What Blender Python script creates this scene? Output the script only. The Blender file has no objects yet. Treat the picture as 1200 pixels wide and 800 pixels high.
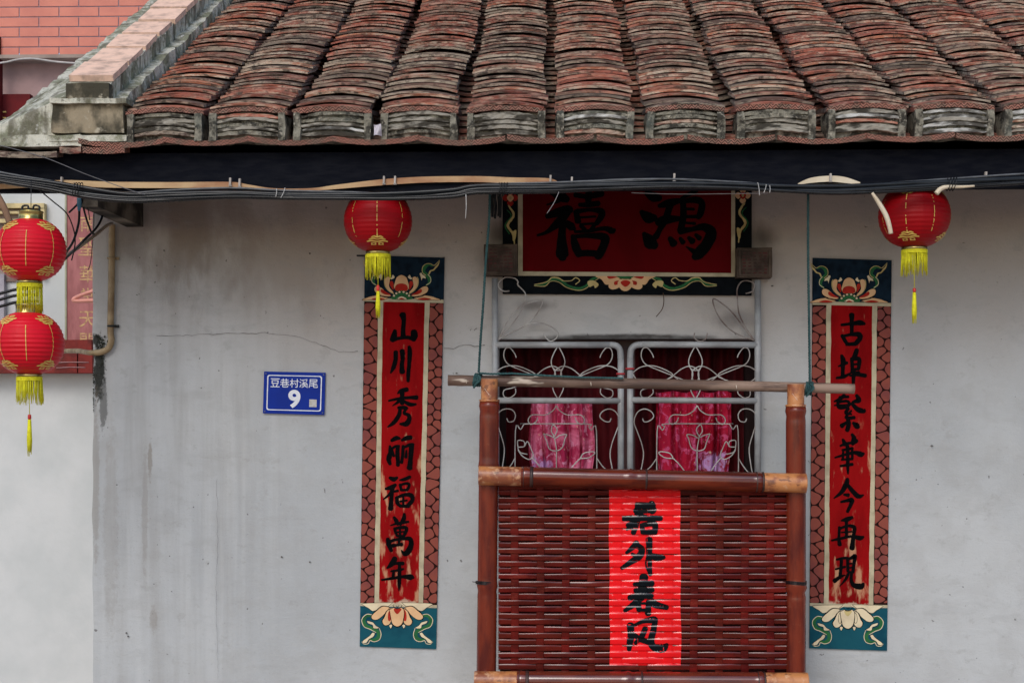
import bpy, math, random
from mathutils import Vector, noise as mnoise
from mathutils.geometry import tessellate_polygon
random.seed(7)
R = math.radians
sc = bpy.context.scene
col = sc.collection

# ------------------------------------------------------------------ camera, sky, sun, exposure
F = 1702.0; HOR = 480.0; TH = math.atan(48 / F); CZ = 1.65     # focal length in photo pixels, horizon row, yaw, eye height
cam = bpy.data.cameras.new('camera'); camo = bpy.data.objects.new('camera', cam); col.objects.link(camo)
camo.location = (0, 0, CZ); camo.rotation_euler = (R(90), 0, TH)
cam.sensor_width = 36; cam.lens = F / 1200 * 36; cam.shift_y = (HOR - 400) / 1200
cam.clip_start = 0.05; cam.clip_end = 500
sc.camera = camo
w = bpy.data.worlds.new("World"); sc.world = w; w.use_nodes = True
nt = w.node_tree; bg = nt.nodes['Background']
sky = nt.nodes.new('ShaderNodeTexSky'); sky.sky_type = 'NISHITA'; sky.sun_disc = False
SUN_EL, SUN_AZ = 40, 196      # azimuth clockwise from +Y
sky.sun_elevation = R(SUN_EL); sky.sun_rotation = R(SUN_AZ)
sky.air_density = 1.0; sky.dust_density = 1.6; sky.ozone_density = 1.0
nt.links.new(sky.outputs[0], bg.inputs[0]); bg.inputs[1].default_value = 0.15
sl = bpy.data.lights.new('sun', 'SUN'); sl.energy = 1.0; sl.angle = R(30); sl.color = (1, .96, .92)
so = bpy.data.objects.new('sun', sl); col.objects.link(so)
sd = Vector((math.sin(R(SUN_AZ)) * math.cos(R(SUN_EL)), math.cos(R(SUN_AZ)) * math.cos(R(SUN_EL)), math.sin(R(SUN_EL))))
so.rotation_euler = sd.to_track_quat('Z', 'Y').to_euler()
sc.view_settings.view_transform = 'Standard'; sc.view_settings.look = 'None'
sc.view_settings.exposure = 0.18; sc.view_settings.gamma = 1.0

def P(u, v, Y):
    """world point of the plane y=Y that lies on photo position (u, v)"""
    a = (u - 600) / F; b = (HOR - v) / F
    x = a * math.cos(TH) - math.sin(TH); y = a * math.sin(TH) + math.cos(TH)
    return Vector((x / y * Y, Y, CZ + b * Y / y))

# ------------------------------------------------------------------ object helpers
def tag(o, label=None, cat=None, group=None, kind=None):
    if label: o['label'] = label
    if cat: o['category'] = cat
    if group: o['group'] = group
    if kind: o['kind'] = kind
    return o

def empty(name, loc, label, cat, group=None):
    o = bpy.data.objects.new(name, None); col.objects.link(o); o.location = loc
    o.empty_display_size = .1
    return tag(o, label, cat, group)

def wloc(o):
    v = Vector(o.location); p = o.parent
    while p: v += Vector(p.location); p = p.parent
    return v

class G:
    def __init__(s): s.v = []; s.f = []; s.m = []; s.sm = []
    def add(s, vs, fs, mi=0, smooth=False):
        n = len(s.v); s.v += [Vector(p) for p in vs]
        for f in fs: s.f.append([i + n for i in f]); s.m.append(mi); s.sm.append(smooth)
        return s
    def box(s, c, d, mi=0, rz=0, rx=0, ry=0, taper=1.0):
        from mathutils import Euler
        e = Euler((rx, ry, rz)).to_matrix(); c = Vector(c); vs = []
        for x, y, z in ((-1,-1,-1),(1,-1,-1),(1,1,-1),(-1,1,-1),(-1,-1,1),(1,-1,1),(1,1,1),(-1,1,1)):
            k = taper if z > 0 else 1
            vs.append(c + e @ Vector((x*d[0]/2*k, y*d[1]/2, z*d[2]/2)))
        return s.add(vs, [(0,3,2,1),(4,5,6,7),(0,1,5,4),(1,2,6,5),(2,3,7,6),(3,0,4,7)], mi)
    def tube(s, pts, r, seg=8, mi=0, sub=4, closed=False, cap=True, ex=1.0):
        if not isinstance(r, (list, tuple)): r = [r] * len(pts)
        q = [Vector((*p, rr)) for p, rr in zip(pts, r)]
        q = crom(q, sub) if sub > 1 and len(q) > 2 else q
        c = [Vector(p[:3]) for p in q]; rad = [p[3] for p in q]; n = len(c)
        t0 = (c[1] - c[0]).normalized(); up = Vector((0, 0, 1)) if abs(t0.z) < .9 else Vector((0, 1, 0))
        nrm = (up - t0 * up.dot(t0)).normalized(); vs = []
        for i in range(n):
            t = (c[min(i+1, n-1)] - c[max(i-1, 0)]).normalized()
            nrm = (nrm - t * nrm.dot(t)).normalized(); b = t.cross(nrm)
            for k in range(seg):
                a = 2 * math.pi * k / seg
                vs.append(c[i] + (nrm * math.cos(a) + b * math.sin(a) * ex) * rad[i])
        fs = [(i*seg+k, i*seg+(k+1)%seg, (i+1)*seg+(k+1)%seg, (i+1)*seg+k) for i in range(n-1) for k in range(seg)]
        s.add(vs, fs, mi, True)
        if cap:
            b0 = len(s.v) - n*seg
            s.f.append([b0+k for k in reversed(range(seg))]); s.m.append(mi); s.sm.append(False)
            s.f.append([b0+(n-1)*seg+k for k in range(seg)]); s.m.append(mi); s.sm.append(False)
        return s
    def grid(s, fn, nu, nv, mi=0, smooth=True):
        vs = [fn(i/nu, j/nv) for j in range(nv+1) for i in range(nu+1)]
        fs = [(j*(nu+1)+i, j*(nu+1)+i+1, (j+1)*(nu+1)+i+1, (j+1)*(nu+1)+i) for j in range(nv) for i in range(nu)]
        return s.add(vs, fs, mi, smooth)
    def mesh(s, name, mats, org=Vector((0,0,0))):
        me = bpy.data.meshes.new(name)
        me.from_pydata([tuple(p - org) for p in s.v], [], s.f)
        for m in (mats if isinstance(mats, (list, tuple)) else [mats]): me.materials.append(m)
        me.polygons.foreach_set('material_index', s.m)
        me.polygons.foreach_set('use_smooth', s.sm)
        me.update(); return me
    def obj(s, name, mats, parent=None, kind=None, label=None, loc=None):
        """world-space vertices; origin at loc (or the parent's origin)"""
        base = wloc(parent) if parent else Vector((0, 0, 0))
        org = Vector(loc) if loc is not None else (base if parent else Vector((0, 0, 0)))
        o = bpy.data.objects.new(name, s.mesh(name, mats, org)); col.objects.link(o)
        o.parent = parent; o.location = org - base
        return tag(o, label, kind=kind)

def crom(q, sub):
    out = []; n = len(q)
    for i in range(n - 1):
        p0, p1, p2, p3 = q[max(i-1, 0)], q[i], q[i+1], q[min(i+2, n-1)]
        for k in range(sub):
            t = k / sub
            out.append(.5 * ((2*p1) + (p2-p0)*t + (2*p0-5*p1+4*p2-p3)*t*t + (3*p1-p0-3*p2+p3)*t**3))
    out.append(q[-1].copy()); return out

def link(me, name, parent, loc, rot=(0, 0, 0)):
    o = bpy.data.objects.new(name, me); col.objects.link(o)
    o.parent = parent; o.location = Vector(loc) - (wloc(parent) if parent else Vector((0,0,0))); o.rotation_euler = rot
    return o

# ------------------------------------------------------------------ material helpers
class N:
    """small node-graph builder; colours are linear rgb"""
    def __init__(s, name, rough=.8, metal=0, coat=0, spec=.5):
        s.mat = bpy.data.materials.new(name); s.mat.use_nodes = True; s.t = s.mat.node_tree
        s.b = s.t.nodes['Principled BSDF']
        s.b.inputs['Roughness'].default_value = rough; s.b.inputs['Metallic'].default_value = metal
        s.b.inputs['Coat Weight'].default_value = coat; s.b.inputs['Coat Roughness'].default_value = .12
        s.b.inputs['Specular IOR Level'].default_value = spec
        s.geo = s.t.nodes.new('ShaderNodeNewGeometry'); s.pos = s.geo.outputs['Position']
    def n(s, ty, **k):
        x = s.t.nodes.new('ShaderNode' + ty)
        for a, b in k.items(): setattr(x, a, b)
        return x
    def put(s, sock, v):
        if isinstance(v, bpy.types.NodeSocket): s.t.links.new(v, sock)
        elif v is not None:
            if hasattr(sock.default_value, '__len__') and not hasattr(v, '__len__'): v = (v,)*len(sock.default_value)
            if hasattr(v, '__len__') and len(v) == 3 and len(sock.default_value) == 4: v = (*v, 1)
            sock.default_value = v
    def vmul(s, vec, f):
        m = s.n('VectorMath', operation='MULTIPLY'); s.put(m.inputs[0], vec); s.put(m.inputs[1], f); return m.outputs[0]
    def math(s, op, a, b=None, c=None, clamp=False):
        m = s.n('Math', operation=op, use_clamp=clamp); s.put(m.inputs[0], a)
        if b is not None: s.put(m.inputs[1], b)
        if c is not None: s.put(m.inputs[2], c)
        return m.outputs[0]
    def noise(s, scale, detail=4, stretch=None, vec=None, rough=.55, dist=0, off=None):
        x = s.n('TexNoise'); v = vec or s.pos
        if stretch: v = s.vmul(v, stretch)
        if off is not None:
            a = s.n('VectorMath', operation='ADD'); s.put(a.inputs[0], v); s.put(a.inputs[1], off); v = a.outputs[0]
        s.put(x.inputs['Vector'], v); x.inputs['Scale'].default_value = scale; x.inputs['Detail'].default_value = detail
        x.inputs['Roughness'].default_value = rough; x.inputs['Distortion'].default_value = dist
        return x.outputs[0]
    def ramp(s, f, lo, hi):
        m = s.n('MapRange', interpolation_type='SMOOTHSTEP'); s.put(m.inputs[0], f)
        s.put(m.inputs[1], lo); s.put(m.inputs[2], hi); return m.outputs[0]
    def mix(s, f, a, b, mode='MIX'):
        m = s.n('Mix', data_type='RGBA', blend_type=mode); s.put(m.inputs[0], f); s.put(m.inputs[6], a); s.put(m.inputs[7], b)
        return m.outputs[2]
    def blob(s, c, r, nz=None, namp=.5, lo=.0, hi=.6):
        """soft mask round a world point: 1 inside, 0 outside, broken up by noise"""
        a = s.n('VectorMath', operation='SUBTRACT'); s.put(a.inputs[0], s.pos); s.put(a.inputs[1], tuple(c))
        v = s.vmul(a.outputs[0], (1/r[0], 1/r[1], 1/r[2]))
        l = s.n('VectorMath', operation='LENGTH'); s.put(l.inputs[0], v)
        d = s.math('SUBTRACT', 1, l.outputs['Value'])
        if nz is not None:
            d = s.math('ADD', d, s.math('MULTIPLY', s.math('SUBTRACT', nz, .5), namp * 2))
        return s.ramp(d, lo, hi)
    def bump(s, h, dist=.003, strength=1.0):
        b = s.n('Bump'); b.inputs['Strength'].default_value = strength; b.inputs['Distance'].default_value = dist
        s.put(b.inputs['Height'], h)
        s.t.links.new(b.outputs[0], s.b.inputs['Normal']); return s
    def col(s, c): s.put(s.b.inputs['Base Color'], c); return s
    def rough(s, r): s.put(s.b.inputs['Roughness'], r); return s

def simple(name, c1, c2=None, scale=20, rough=.7, bump=.0, bscale=None, stretch=None, metal=0, coat=0, lo=.35, hi=.65, detail=5, spec=None):
    g = N(name, rough, metal, coat, spec=(.12 if rough > .6 else .5) if spec is None else spec)
    f = g.noise(scale, detail, stretch)
    g.col(g.mix(g.ramp(f, lo, hi), c1, c2 or tuple(x*.75 for x in c1)))
    if bump: g.bump(g.noise(bscale or scale*3, 5, stretch), bump)
    return g.mat

def ridge_gloss(g, lo=.10, hi=.55, base=.05, top=1.0):
    """gloss raised on upward faces to put in the sky highlight, low elsewhere"""
    sp = g.n('SeparateXYZ'); g.put(sp.inputs[0], g.geo.outputs['True Normal'])
    r = g.ramp(sp.outputs[2], lo, hi)
    g.put(g.b.inputs['Coat Weight'], g.math('ADD', g.math('MULTIPLY', r, top-base), base))
    g.put(g.b.inputs['Specular IOR Level'], g.math('ADD', g.math('MULTIPLY', r, .7), .06))
YW = 5.2          # house front wall
YE = 4.6          # front of the eave tiles
PITCH = R(27)

# plaster of the house front: grey-white with rain streaks, grime, mould and painted-in shade
g = N('old_plaster', .9, spec=.2)
n1 = g.noise(1.6, 6, (1, 1, .6)); n2 = g.noise(9, 6); n3 = g.noise(5, 6, (3.0, 1, .22)); n4 = g.noise(60, 4)
c = g.mix(g.ramp(n1, .36, .68), (.475, .495, .50), (.385, .405, .415))
c = g.mix(g.math('MULTIPLY', g.ramp(n2, .42, .7), .25), c, (.33, .325, .31))
c = g.mix(g.math('MULTIPLY', g.ramp(n4, .5, .8), .25), c, (.5, .5, .49))
left = g.blob(P(185, 420, YW), (.62, 1, 2.3), n1, .3, .0, .7)
streak = g.ramp(n3, .42, .72)
c = g.mix(g.math('MULTIPLY', g.math('MULTIPLY', left, streak), .28), c, (.20, .18, .155))
streak2 = g.ramp(g.noise(4, 5, (4.5, 1, .15), off=(3.1, 0, 1)), .48, .68)
c = g.mix(g.math('MULTIPLY', g.math('MULTIPLY', left, streak2), .3), c, (.55, .57, .57))
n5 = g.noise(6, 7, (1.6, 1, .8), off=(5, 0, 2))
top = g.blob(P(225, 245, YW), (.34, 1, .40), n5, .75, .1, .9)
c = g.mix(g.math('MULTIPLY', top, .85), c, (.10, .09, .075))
b2 = g.blob(P(210, 300, YW), (.22, 1, .30), g.noise(9, 8, (2.2, 1, .6), off=(8, 0, 5), rough=.65), 1.0, .35, .9)
c = g.mix(g.math('MULTIPLY', b2, .55), c, (.13, .12, .105))
b2 = g.blob(P(330, 300, YW), (.6, 1, .42), n5, .9, .2, 1.0)
c = g.mix(g.math('MULTIPLY', b2, .55), c, (.15, .13, .11))
b2 = g.blob(P(150, 270, YW), (.12, 1, .30), n5, .9, .25, .9)
c = g.mix(g.math('MULTIPLY', b2, .65), c, (.12, .12, .12))
band = g.blob(P(700, 225, YW), (3.6, 1, .86), n1, .30, .0, .9)  # warm tone of the eave shade painted across the upper wall
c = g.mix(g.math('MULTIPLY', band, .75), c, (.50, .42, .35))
n6 = g.noise(42, 9, (1.3, 1, .8), rough=.72); 
for (u, v, ru, rv, k) in ((116, 432, .028, .15, .97), (113, 398, .02, .03, .95), (121, 470, .02, .14, .6), (176, 540, .012, .08, .5), (170, 600, .015, .3, .25),
                          (112, 560, .02, .4, .35), (130, 620, .035, .5, .2), (180, 725, .02, .06, .3)):
    mk = g.blob(P(u, v, YW), (ru, 1, rv), n6, .9, .1, .5)
    c = g.mix(g.math('MULTIPLY', mk, k), c, (.03, .032, .028) if k > .55 else (.2, .165, .12))
soot_and_shade = g.blob(P(735, 396, YW), (.50, 1, .022), g.noise(14, 6, (1, 1, 2)), .35, .1, .6)
c = g.mix(g.math('MULTIPLY', soot_and_shade, .9), c, (.025, .02, .018))
soot_and_shade = g.blob(P(632, 358, YW), (.14, 1, .03), n5, .9, .1, 1.2)  # shadow of the left leaf scroll painted onto the wall
c = g.mix(g.math('MULTIPLY', soot_and_shade, .5), c, (.06, .05, .05))
soot_and_shade = g.blob(P(855, 375, YW), (.14, 1, .06), n5, .7, .2, .9)  # darker patch behind the right leaf scroll
c = g.mix(g.math('MULTIPLY', soot_and_shade, .45), c, (.06, .05, .05))
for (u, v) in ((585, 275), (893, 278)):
    soot_and_shade = g.blob(P(u, v, YW), (.09, 1, .09), n5, .5, .1, .9)
    c = g.mix(g.math('MULTIPLY', soot_and_shade, .75), c, (.05, .04, .035))
c = g.mix(g.math('MULTIPLY', g.ramp(g.noise(38, 2, off=(2, 3, 4)), .74, .77), .7), c, (.08, .075, .07))
trow = g.noise(7, 7, (1, 1, 2.4), off=(9, 1, 4), rough=.6, dist=.3)
c = g.mix(g.math('MULTIPLY', g.ramp(trow, .52, .66), .25), c, (.33, .335, .33))
c = g.mix(g.math('MULTIPLY', g.ramp(g.noise(14, 8, (1, 1, 1.3), off=(1, 1, 8), rough=.7), .58, .66), .25), c, (.27, .265, .25))
c = g.mix(g.math('MULTIPLY', g.ramp(g.noise(150, 3), .6, .75), .25), c, (.22, .215, .2))
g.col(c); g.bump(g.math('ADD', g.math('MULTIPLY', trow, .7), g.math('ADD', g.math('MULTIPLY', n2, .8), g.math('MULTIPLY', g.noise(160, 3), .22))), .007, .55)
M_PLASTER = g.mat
g = N('neighbour_whitewash', .9, spec=.2)
n1 = g.noise(3, 6); n2 = g.noise(30, 5)
g.col(g.mix(g.ramp(n1, .35, .7), (.62, .64, .64), (.53, .56, .56))); g.bump(n2, .004, .5); M_WHITE = g.mat
M_MAUVE = simple('mauve_render', (.40, .27, .26), (.30, .21, .21), 5, .9, .002)
M_CONC = simple('ground_paving', (.46, .36, .29), (.36, .28, .23), 3, .9, .004, 30)
M_FASC = simple('black_painted_board', (.004, .005, .009), (.008, .009, .013), 14, .7, .0012, 40, (1, 1, 4), spec=.04)
M_BEAM = simple('stained_concrete', (.18, .16, .13), (.035, .032, .028), 9, .9, .003, 50)
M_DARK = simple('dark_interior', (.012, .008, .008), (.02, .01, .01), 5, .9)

# roof tiles: random tone per tile (object) and per island (joined ones)
def tile_mat(name, edge):
    g = N(name, .9, spec=.15)
    oi = g.n('ObjectInfo').outputs['Random']; isl = g.geo.outputs['Random Per Island']
    r = g.math('FRACT', g.math('ADD', oi, isl))
    r2 = g.math('FRACT', g.math('MULTIPLY', r, 7.31)); r3 = g.math('FRACT', g.math('MULTIPLY', r, 23.7))
    n1 = g.noise(13, 7, rough=.7); n2 = g.noise(90, 6, rough=.7); n3 = g.noise(3.0, 4); nl = g.noise(75, 8, (.28, 1, 1.2), rough=.72)
    n4 = g.noise(34, 6, off=(4, 2, 7), rough=.65)
    a = g.mix(r, (.40, .135, .09), (.20, .075, .06))
    a = g.mix(g.math('MULTIPLY', g.ramp(r2, .72, 1.0), .6), a, (.50, .21, .115))
    a = g.mix(g.math('MULTIPLY', g.ramp(r3, .60, .85), .9), a, (.10, .075, .065))
    dirt = g.ramp(g.math('ADD', n1, g.math('MULTIPLY', g.math('SUBTRACT', n3, .5), .5)), .44, .60)
    a = g.mix(g.math('MULTIPLY', dirt, .72), a, (.06, .05, .043))
    if edge:
        lich = g.ramp(g.math('ADD', nl, g.math('MULTIPLY', g.math('SUBTRACT', n3, .45), .5)), .44, .58)
        a = g.mix(g.math('MULTIPLY', lich, g.math('MULTIPLY', g.math('ADD', .25, r2), .62)), a, (.56, .47, .36))
        a = g.mix(g.math('MULTIPLY', g.ramp(n4, .54, .64), .75), a, (.045, .04, .032))
    else:
        a = g.mix(g.math('MULTIPLY', g.ramp(nl, .52, .66), .5), a, (.42, .36, .28))
        a = g.mix(g.math('MULTIPLY', g.ramp(n4, .55, .66), .6), a, (.05, .045, .038))
    g.col(a); g.bump(g.math('ADD', n2, nl), .004, .8)
    return g.mat
M_TILE = tile_mat('roof_tile_top', False); M_TEDGE = tile_mat('roof_tile_edge', True)
# zig-zag pressed edge of the eave tiles
g = N('pressed_zigzag_edge', .85, spec=.3)
tc = g.n('TexCoord').outputs['Object']; sp = g.n('SeparateXYZ'); g.put(sp.inputs[0], tc)
tri = g.math('PINGPONG', g.math('MULTIPLY', sp.outputs[0], 1), .010)
zz = g.math('PINGPONG', g.math('ADD', g.math('MULTIPLY', sp.outputs[2], 1.0), tri), .0045)
rid = g.ramp(zz, .0012, .0028)
nn = g.noise(30, 6); n2 = g.noise(7, 4)
a = g.mix(g.ramp(n2, .4, .65), (.28, .10, .072), (.13, .07, .055)); a = g.mix(g.ramp(nn, .46, .62), a, (.09, .08, .06))
a = g.mix(rid, g.mix(.85, a, (.04, .02, .015)), g.mix(.35, a, (.5, .27, .2)))
g.col(a); g.bump(rid, .002, .6); M_ZIG = g.mat
g = N('weathered_mortar', .95, spec=.2)
n1 = g.noise(22, 8, rough=.7); n2 = g.noise(75, 7, rough=.7); n3 = g.noise(4.5, 5)
a = g.mix(g.ramp(n1, .42, .58), (.25, .235, .185), (.045, .042, .034))
a = g.mix(g.ramp(n2, .54, .66), a, (.38, .35, .28)); a = g.mix(g.math('MULTIPLY', g.ramp(n3, .55, .7), .5), a, (.13, .15, .13))
g.col(a); g.bump(g.math('ADD', n2, n1), .008, .9); M_MORT = g.mat
g = N('parapet_plaster', .95, spec=.2)
n1 = g.noise(7, 6, (1, 1, 1)); n2 = g.noise(26, 6); n3 = g.noise(9, 6, (2.2, 2.2, .5))
n1 = g.noise(11, 8, rough=.7); a = g.mix(g.ramp(n1, .42, .58), (.56, .55, .46), (.22, .225, .155))
a = g.mix(g.math('MULTIPLY', g.ramp(n3, .50, .62), .75), a, (.11, .10, .07)); a = g.mix(g.math('MULTIPLY', g.ramp(g.noise(45, 6, rough=.7), .55, .65), .7), a, (.12, .11, .085))
a = g.mix(g.ramp(n2, .6, .72), a, (.6, .6, .55))
g.col(a); g.bump(g.math('ADD', n2, n1), .012, .9); M_PARA = g.mat
g = N('parapet_front_stained', .95, spec=.2)
n1 = g.noise(10, 6, (1.3, 1, .8)); n2 = g.noise(30, 6)
a = g.mix(g.ramp(n1, .38, .6), (.30, .25, .17), (.055, .05, .035)); a = g.mix(g.ramp(n2, .58, .7), a, (.42, .38, .29))
g.col(a); g.bump(g.math('ADD', n2, n1), .008, .9); M_PFRONT = g.mat
M_COPE = simple('salmon_coping_brick', (.84, .57, .43), (.46, .32, .25), 20, .85, .003, 50, lo=.40, hi=.72, detail=8)
M_SALM = simple('salmon_wall_tile', (.62, .20, .135), (.54, .165, .115), 6, .55, .0006, 60)
M_GROUT = simple('grey_grout', (.30, .24, .28), (.25, .2, .24), 30, .9)

# ------------------------------------------------------------------ ground
gr = G(); gr.add([(-60, -40, 0), (60, -40, 0), (60, 80, 0), (-60, 80, 0)], [(0, 1, 2, 3)])
gr.obj('ground', M_CONC, kind='structure')

# ------------------------------------------------------------------ house
xl = P(109, 600, YW).x; xr = 3.6
house = empty('house', (xl, YW, 0), 'old single storey house with grey plaster front, tiled roof and black eave board', 'house')
wtop = 2.74
wx0, wx1 = P(584, 480, YW).x, P(889, 480, YW).x
wz0, wz1 = P(735, 620, YW).z, P(735, 397, YW).z
g = G(); T = .24
xs = [xl, wx0, wx1, xr]
def wall_grid(x0, x1, z0, z1, jl=0):
    nx = max(2, int((x1-x0)/.12)); nz = max(2, int((z1-z0)/.05))
    def fn(a, b):
        x = x0 + (x1-x0)*a; z = z0 + (z1-z0)*b
        dy = .004 * mnoise.noise((x*2.2, 3, z*2.2))
        if jl and a == 0: x += .006*mnoise.noise((z*9, 1, 5)) + .004*mnoise.noise((z*31, 1, 5))
        if (x0 == wx1 and a == 0) or (x1 == wx0 and a == 1) or (x0 == wx0): dy = 0 if x0 != wx0 else 0
        return Vector((x, YW + dy, z))
    g.grid(fn, nx, nz)
wall_grid(xl, wx0, 0, wtop, 1); wall_grid(wx1, xr, 0, wtop)
wall_grid(wx0, wx1, 0, wz0); wall_grid(wx0, wx1, wz1, wtop)
for (a, b) in (((wx0, wz0), (wx0, wz1)), ((wx1, wz1), (wx1, wz0)), ((wx0, wz1), (wx1, wz1)), ((wx1, wz0), (wx0, wz0))):
    g.add([(a[0], YW, a[1]), (b[0], YW, b[1]), (b[0], YW+T, b[1]), (a[0], YW+T, a[1])], [(0, 1, 2, 3)])
g.add([(xl+.004, YW+.003, 0), (xl+.004, YW+.003, wtop), (xl+.004, YW+5, wtop), (xl+.004, YW+5, 0)], [(0, 1, 2, 3)])
g.add([(xr, YW, 0), (xr, YW+5, 0), (xr, YW+5, wtop), (xr, YW, wtop)], [(0, 1, 2, 3)])
g.add([(xl, YW+5, 0), (xl, YW+5, wtop), (xr, YW+5, wtop), (xr, YW+5, 0)], [(0, 1, 2, 3)])
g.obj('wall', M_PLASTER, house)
# dark room behind the window
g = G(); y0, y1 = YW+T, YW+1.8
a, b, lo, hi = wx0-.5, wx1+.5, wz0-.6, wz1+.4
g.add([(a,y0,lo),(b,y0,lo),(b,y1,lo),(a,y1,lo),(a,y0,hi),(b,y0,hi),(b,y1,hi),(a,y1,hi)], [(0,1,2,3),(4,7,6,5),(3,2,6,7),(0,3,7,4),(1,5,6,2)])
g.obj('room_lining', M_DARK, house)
# hairline cracks
def crack(pts, wd=1.0):
    g = G(); pp = []
    for i in range(len(pts)-1):
        (u0, v0), (u1, v1) = pts[i], pts[i+1]; n = max(2, int(math.hypot(u1-u0, v1-v0)/5))
        for k in range(n):
            t = k/n; pp.append(P(u0+(u1-u0)*t+random.uniform(-.9, .9), v0+(v1-v0)*t+random.uniform(-.9, .9), YW-.0045))
    g.tube(pp, [.0008*wd*random.uniform(.4, 1.2) for _ in pp], 4, 0, 1)
    return g.obj('crack', M_CRACK, house)
M_CRACK = simple('crack_line', (.09, .08, .075), (.14, .13, .12), 30, .95)
crack([(184, 394), (260, 391), (310, 390), (350, 394), (398, 412), (425, 411)], .8)
crack([(520, 408), (532, 409), (540, 404), (556, 405), (575, 404)], 1)
crack([(254, 560), (255, 640), (253, 690), (256, 800)], .35)

# fascia board and soffit
zf1 = P(600, 168, YE+.05).z; zf0 = P(600, 223, YE+.05).z
fx0, fx1 = P(-260, 200, YE).x, 3.7
g = G(); g.box(((fx0+fx1)/2, YE+.065, (zf0+zf1)/2), (fx1-fx0, .03, zf1-zf0))
g.obj('fascia_board', M_FASC, house)
fx0s = P(60, 200, YE).x
g = G()  # underside boards following the roof pitch
for k in range(46):
    x = fx0s + .09*k+.045
    if x > fx1: break
    L = .75; g.box((x, YE+.08+L*math.cos(PITCH)/2, zf1-.02+L*math.sin(PITCH)/2), (.086, L, .014), rx=PITCH)
g.obj('soffit_boards', M_FASC, house)
# concrete beam that carries the eave at the left
zb = P(168, 266, YW).z
g = G(); bx = P(168, 250, YW).x
g.box((bx-.03, (YE+.085+YW)/2, (zb+zf1+.1)/2), (.06, YW-YE-.085+.02, zf1+.1-zb))
g.obj('eave_beam', M_BEAM, house)

# ------------------------------------------------------------------ roof
SC, SS = math.cos(PITCH), math.sin(PITCH)
zrow = P(600, 126, YE).z - .012      # front edge of the first row of cover tiles
roof_len = 3.6
g = G()
dz = P(600, 172, YE).z
th_ = .03
x0r, x1r = P(40, 170, YE).x, 3.7
g.add([(x0r, YE+.05, dz+.02), (x1r, YE+.05, dz+.02), (x1r, YE+.05+roof_len*SC, dz+.02+roof_len*SS), (x0r, YE+.05+roof_len*SC, dz+.02+roof_len*SS),
       (x0r, YE+.05, dz-.006), (x1r, YE+.05, dz-.006), (x1r, YE+.05+roof_len*SC, dz-.006+roof_len*SS), (x0r, YE+.05+roof_len*SC, dz-.006+roof_len*SS),
       (x0r, YE+.05+2*roof_len*SC, dz-.3), (x1r, YE+.05+2*roof_len*SC, dz-.3)],
      [(0,1,2,3), (4,7,6,5), (0,4,5,1), (1,5,6,2), (0,3,7,4), (3,2,9,8)])
roof = g.obj('roof', M_BEAM, house)

def tile_mesh(i, wd=.262, ln=.2, rise=.020, th=.011, seg=8, pan=False):
    rnd = random.Random(i*17+3); g = G(); vs = []
    k = -1 if pan else 1
    for (y, zo) in ((0, 0), (0, -th), (ln, -th), (ln, 0)):
        for s in range(seg+1):
            t = s/seg*2-1
            e = (rnd.uniform(-.0018, .0018) if y == 0 else 0)
            ez = rnd.uniform(-.0006, .0006)
            vs.append((t*wd/2*(.97 if y else 1), y+e, k*rise*(1-t*t) + zo + ez))
    n = seg+1; fs = []; mi = []
    g.add(vs, [(n*1+s, n*1+s+1, s+1, s) for s in range(seg)], 1, False)      # front edge
    nb = []
    g.f += [[3*n+s+1, 3*n+s, s, s+1] for s in range(seg)]; g.m += [0]*seg; g.sm += [True]*seg
    g.f += [[n+s+1, n+s, 2*n+s, 2*n+s+1] for s in range(seg)]; g.m += [0]*seg; g.sm += [True]*seg
    g.f += [[0, 3*n, 2*n, n], [seg, n+seg, 2*n+seg, 3*n+seg]]; g.m += [1, 1]; g.sm += [False]*2
    return g
NV = 8
tile_g = [tile_mesh(i, .243+random.uniform(-.005, .007), .2, .015+random.uniform(-.002, .003), random.uniform(.0060, .0085)) for i in range(NV)]
tile_m = [t.mesh('tile', [M_TILE, M_TEDGE]) for t in tile_g]
pan_g = [tile_mesh(i+50, .24, .2, .03, .010, 5, True) for i in range(4)]
pan_m = [t.mesh('pan_tile', [M_TILE, M_TEDGE]) for t in pan_g]
from mathutils import Matrix, Euler
EXPO = .051; TP = PITCH - math.atan(.0108/EXPO)
cx = []
us = [193, 291, 390, 491, 593, 697, 803, 909, 1015, 1118]
for u in us: cx.append(P(u, 150, YE).x)
sp_ = (cx[-1]-cx[0])/9
for k in range(1, 9): cx.append(cx[9] + sp_*k)
rest = G(); prest = G()
for ci, x in enumerate(cx):
    wob = random.uniform(0, 6); lift = 0
    for r in range(66):
        s = r*EXPO + random.uniform(-.006, .006)
        if random.random() < .12: lift = random.uniform(0, .006)
        lift *= .8
        loc = Vector((x + .006*math.sin(r*.35+wob) + random.uniform(-.005, .005) + (.012*math.sin(r*.22+wob) if ci in (2, 3) else 0),
                      YE + .004 + s*SC, zrow + .010 + s*SS + lift + random.uniform(-.001, .003)))
        rot = (TP + random.uniform(-.012, .02), random.uniform(-.022, .022), random.uniform(-.03, .03))
        if ci < 14 and (r < 21 or (r < 22 and ci < 5)): link(tile_m[(r*5+ci*3+random.randrange(3)) % NV], 'tile', roof, loc, rot)
        else:
            mtx = Matrix.Translation(loc) @ Euler(rot).to_matrix().to_4x4(); t = tile_g[random.randrange(NV)]; n = len(rest.v)
            rest.v += [mtx @ p for p in t.v]; rest.f += [[i+n for i in f] for f in t.f]; rest.m += t.m; rest.sm += t.sm
rest.obj('tile', [M_TILE, M_TEDGE], roof, kind='stuff')
PEX = .075; PTP = PITCH - math.atan(.017/PEX)
px_ = [(cx[i]+cx[i+1])/2 for i in range(len(cx)-1)]
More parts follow.
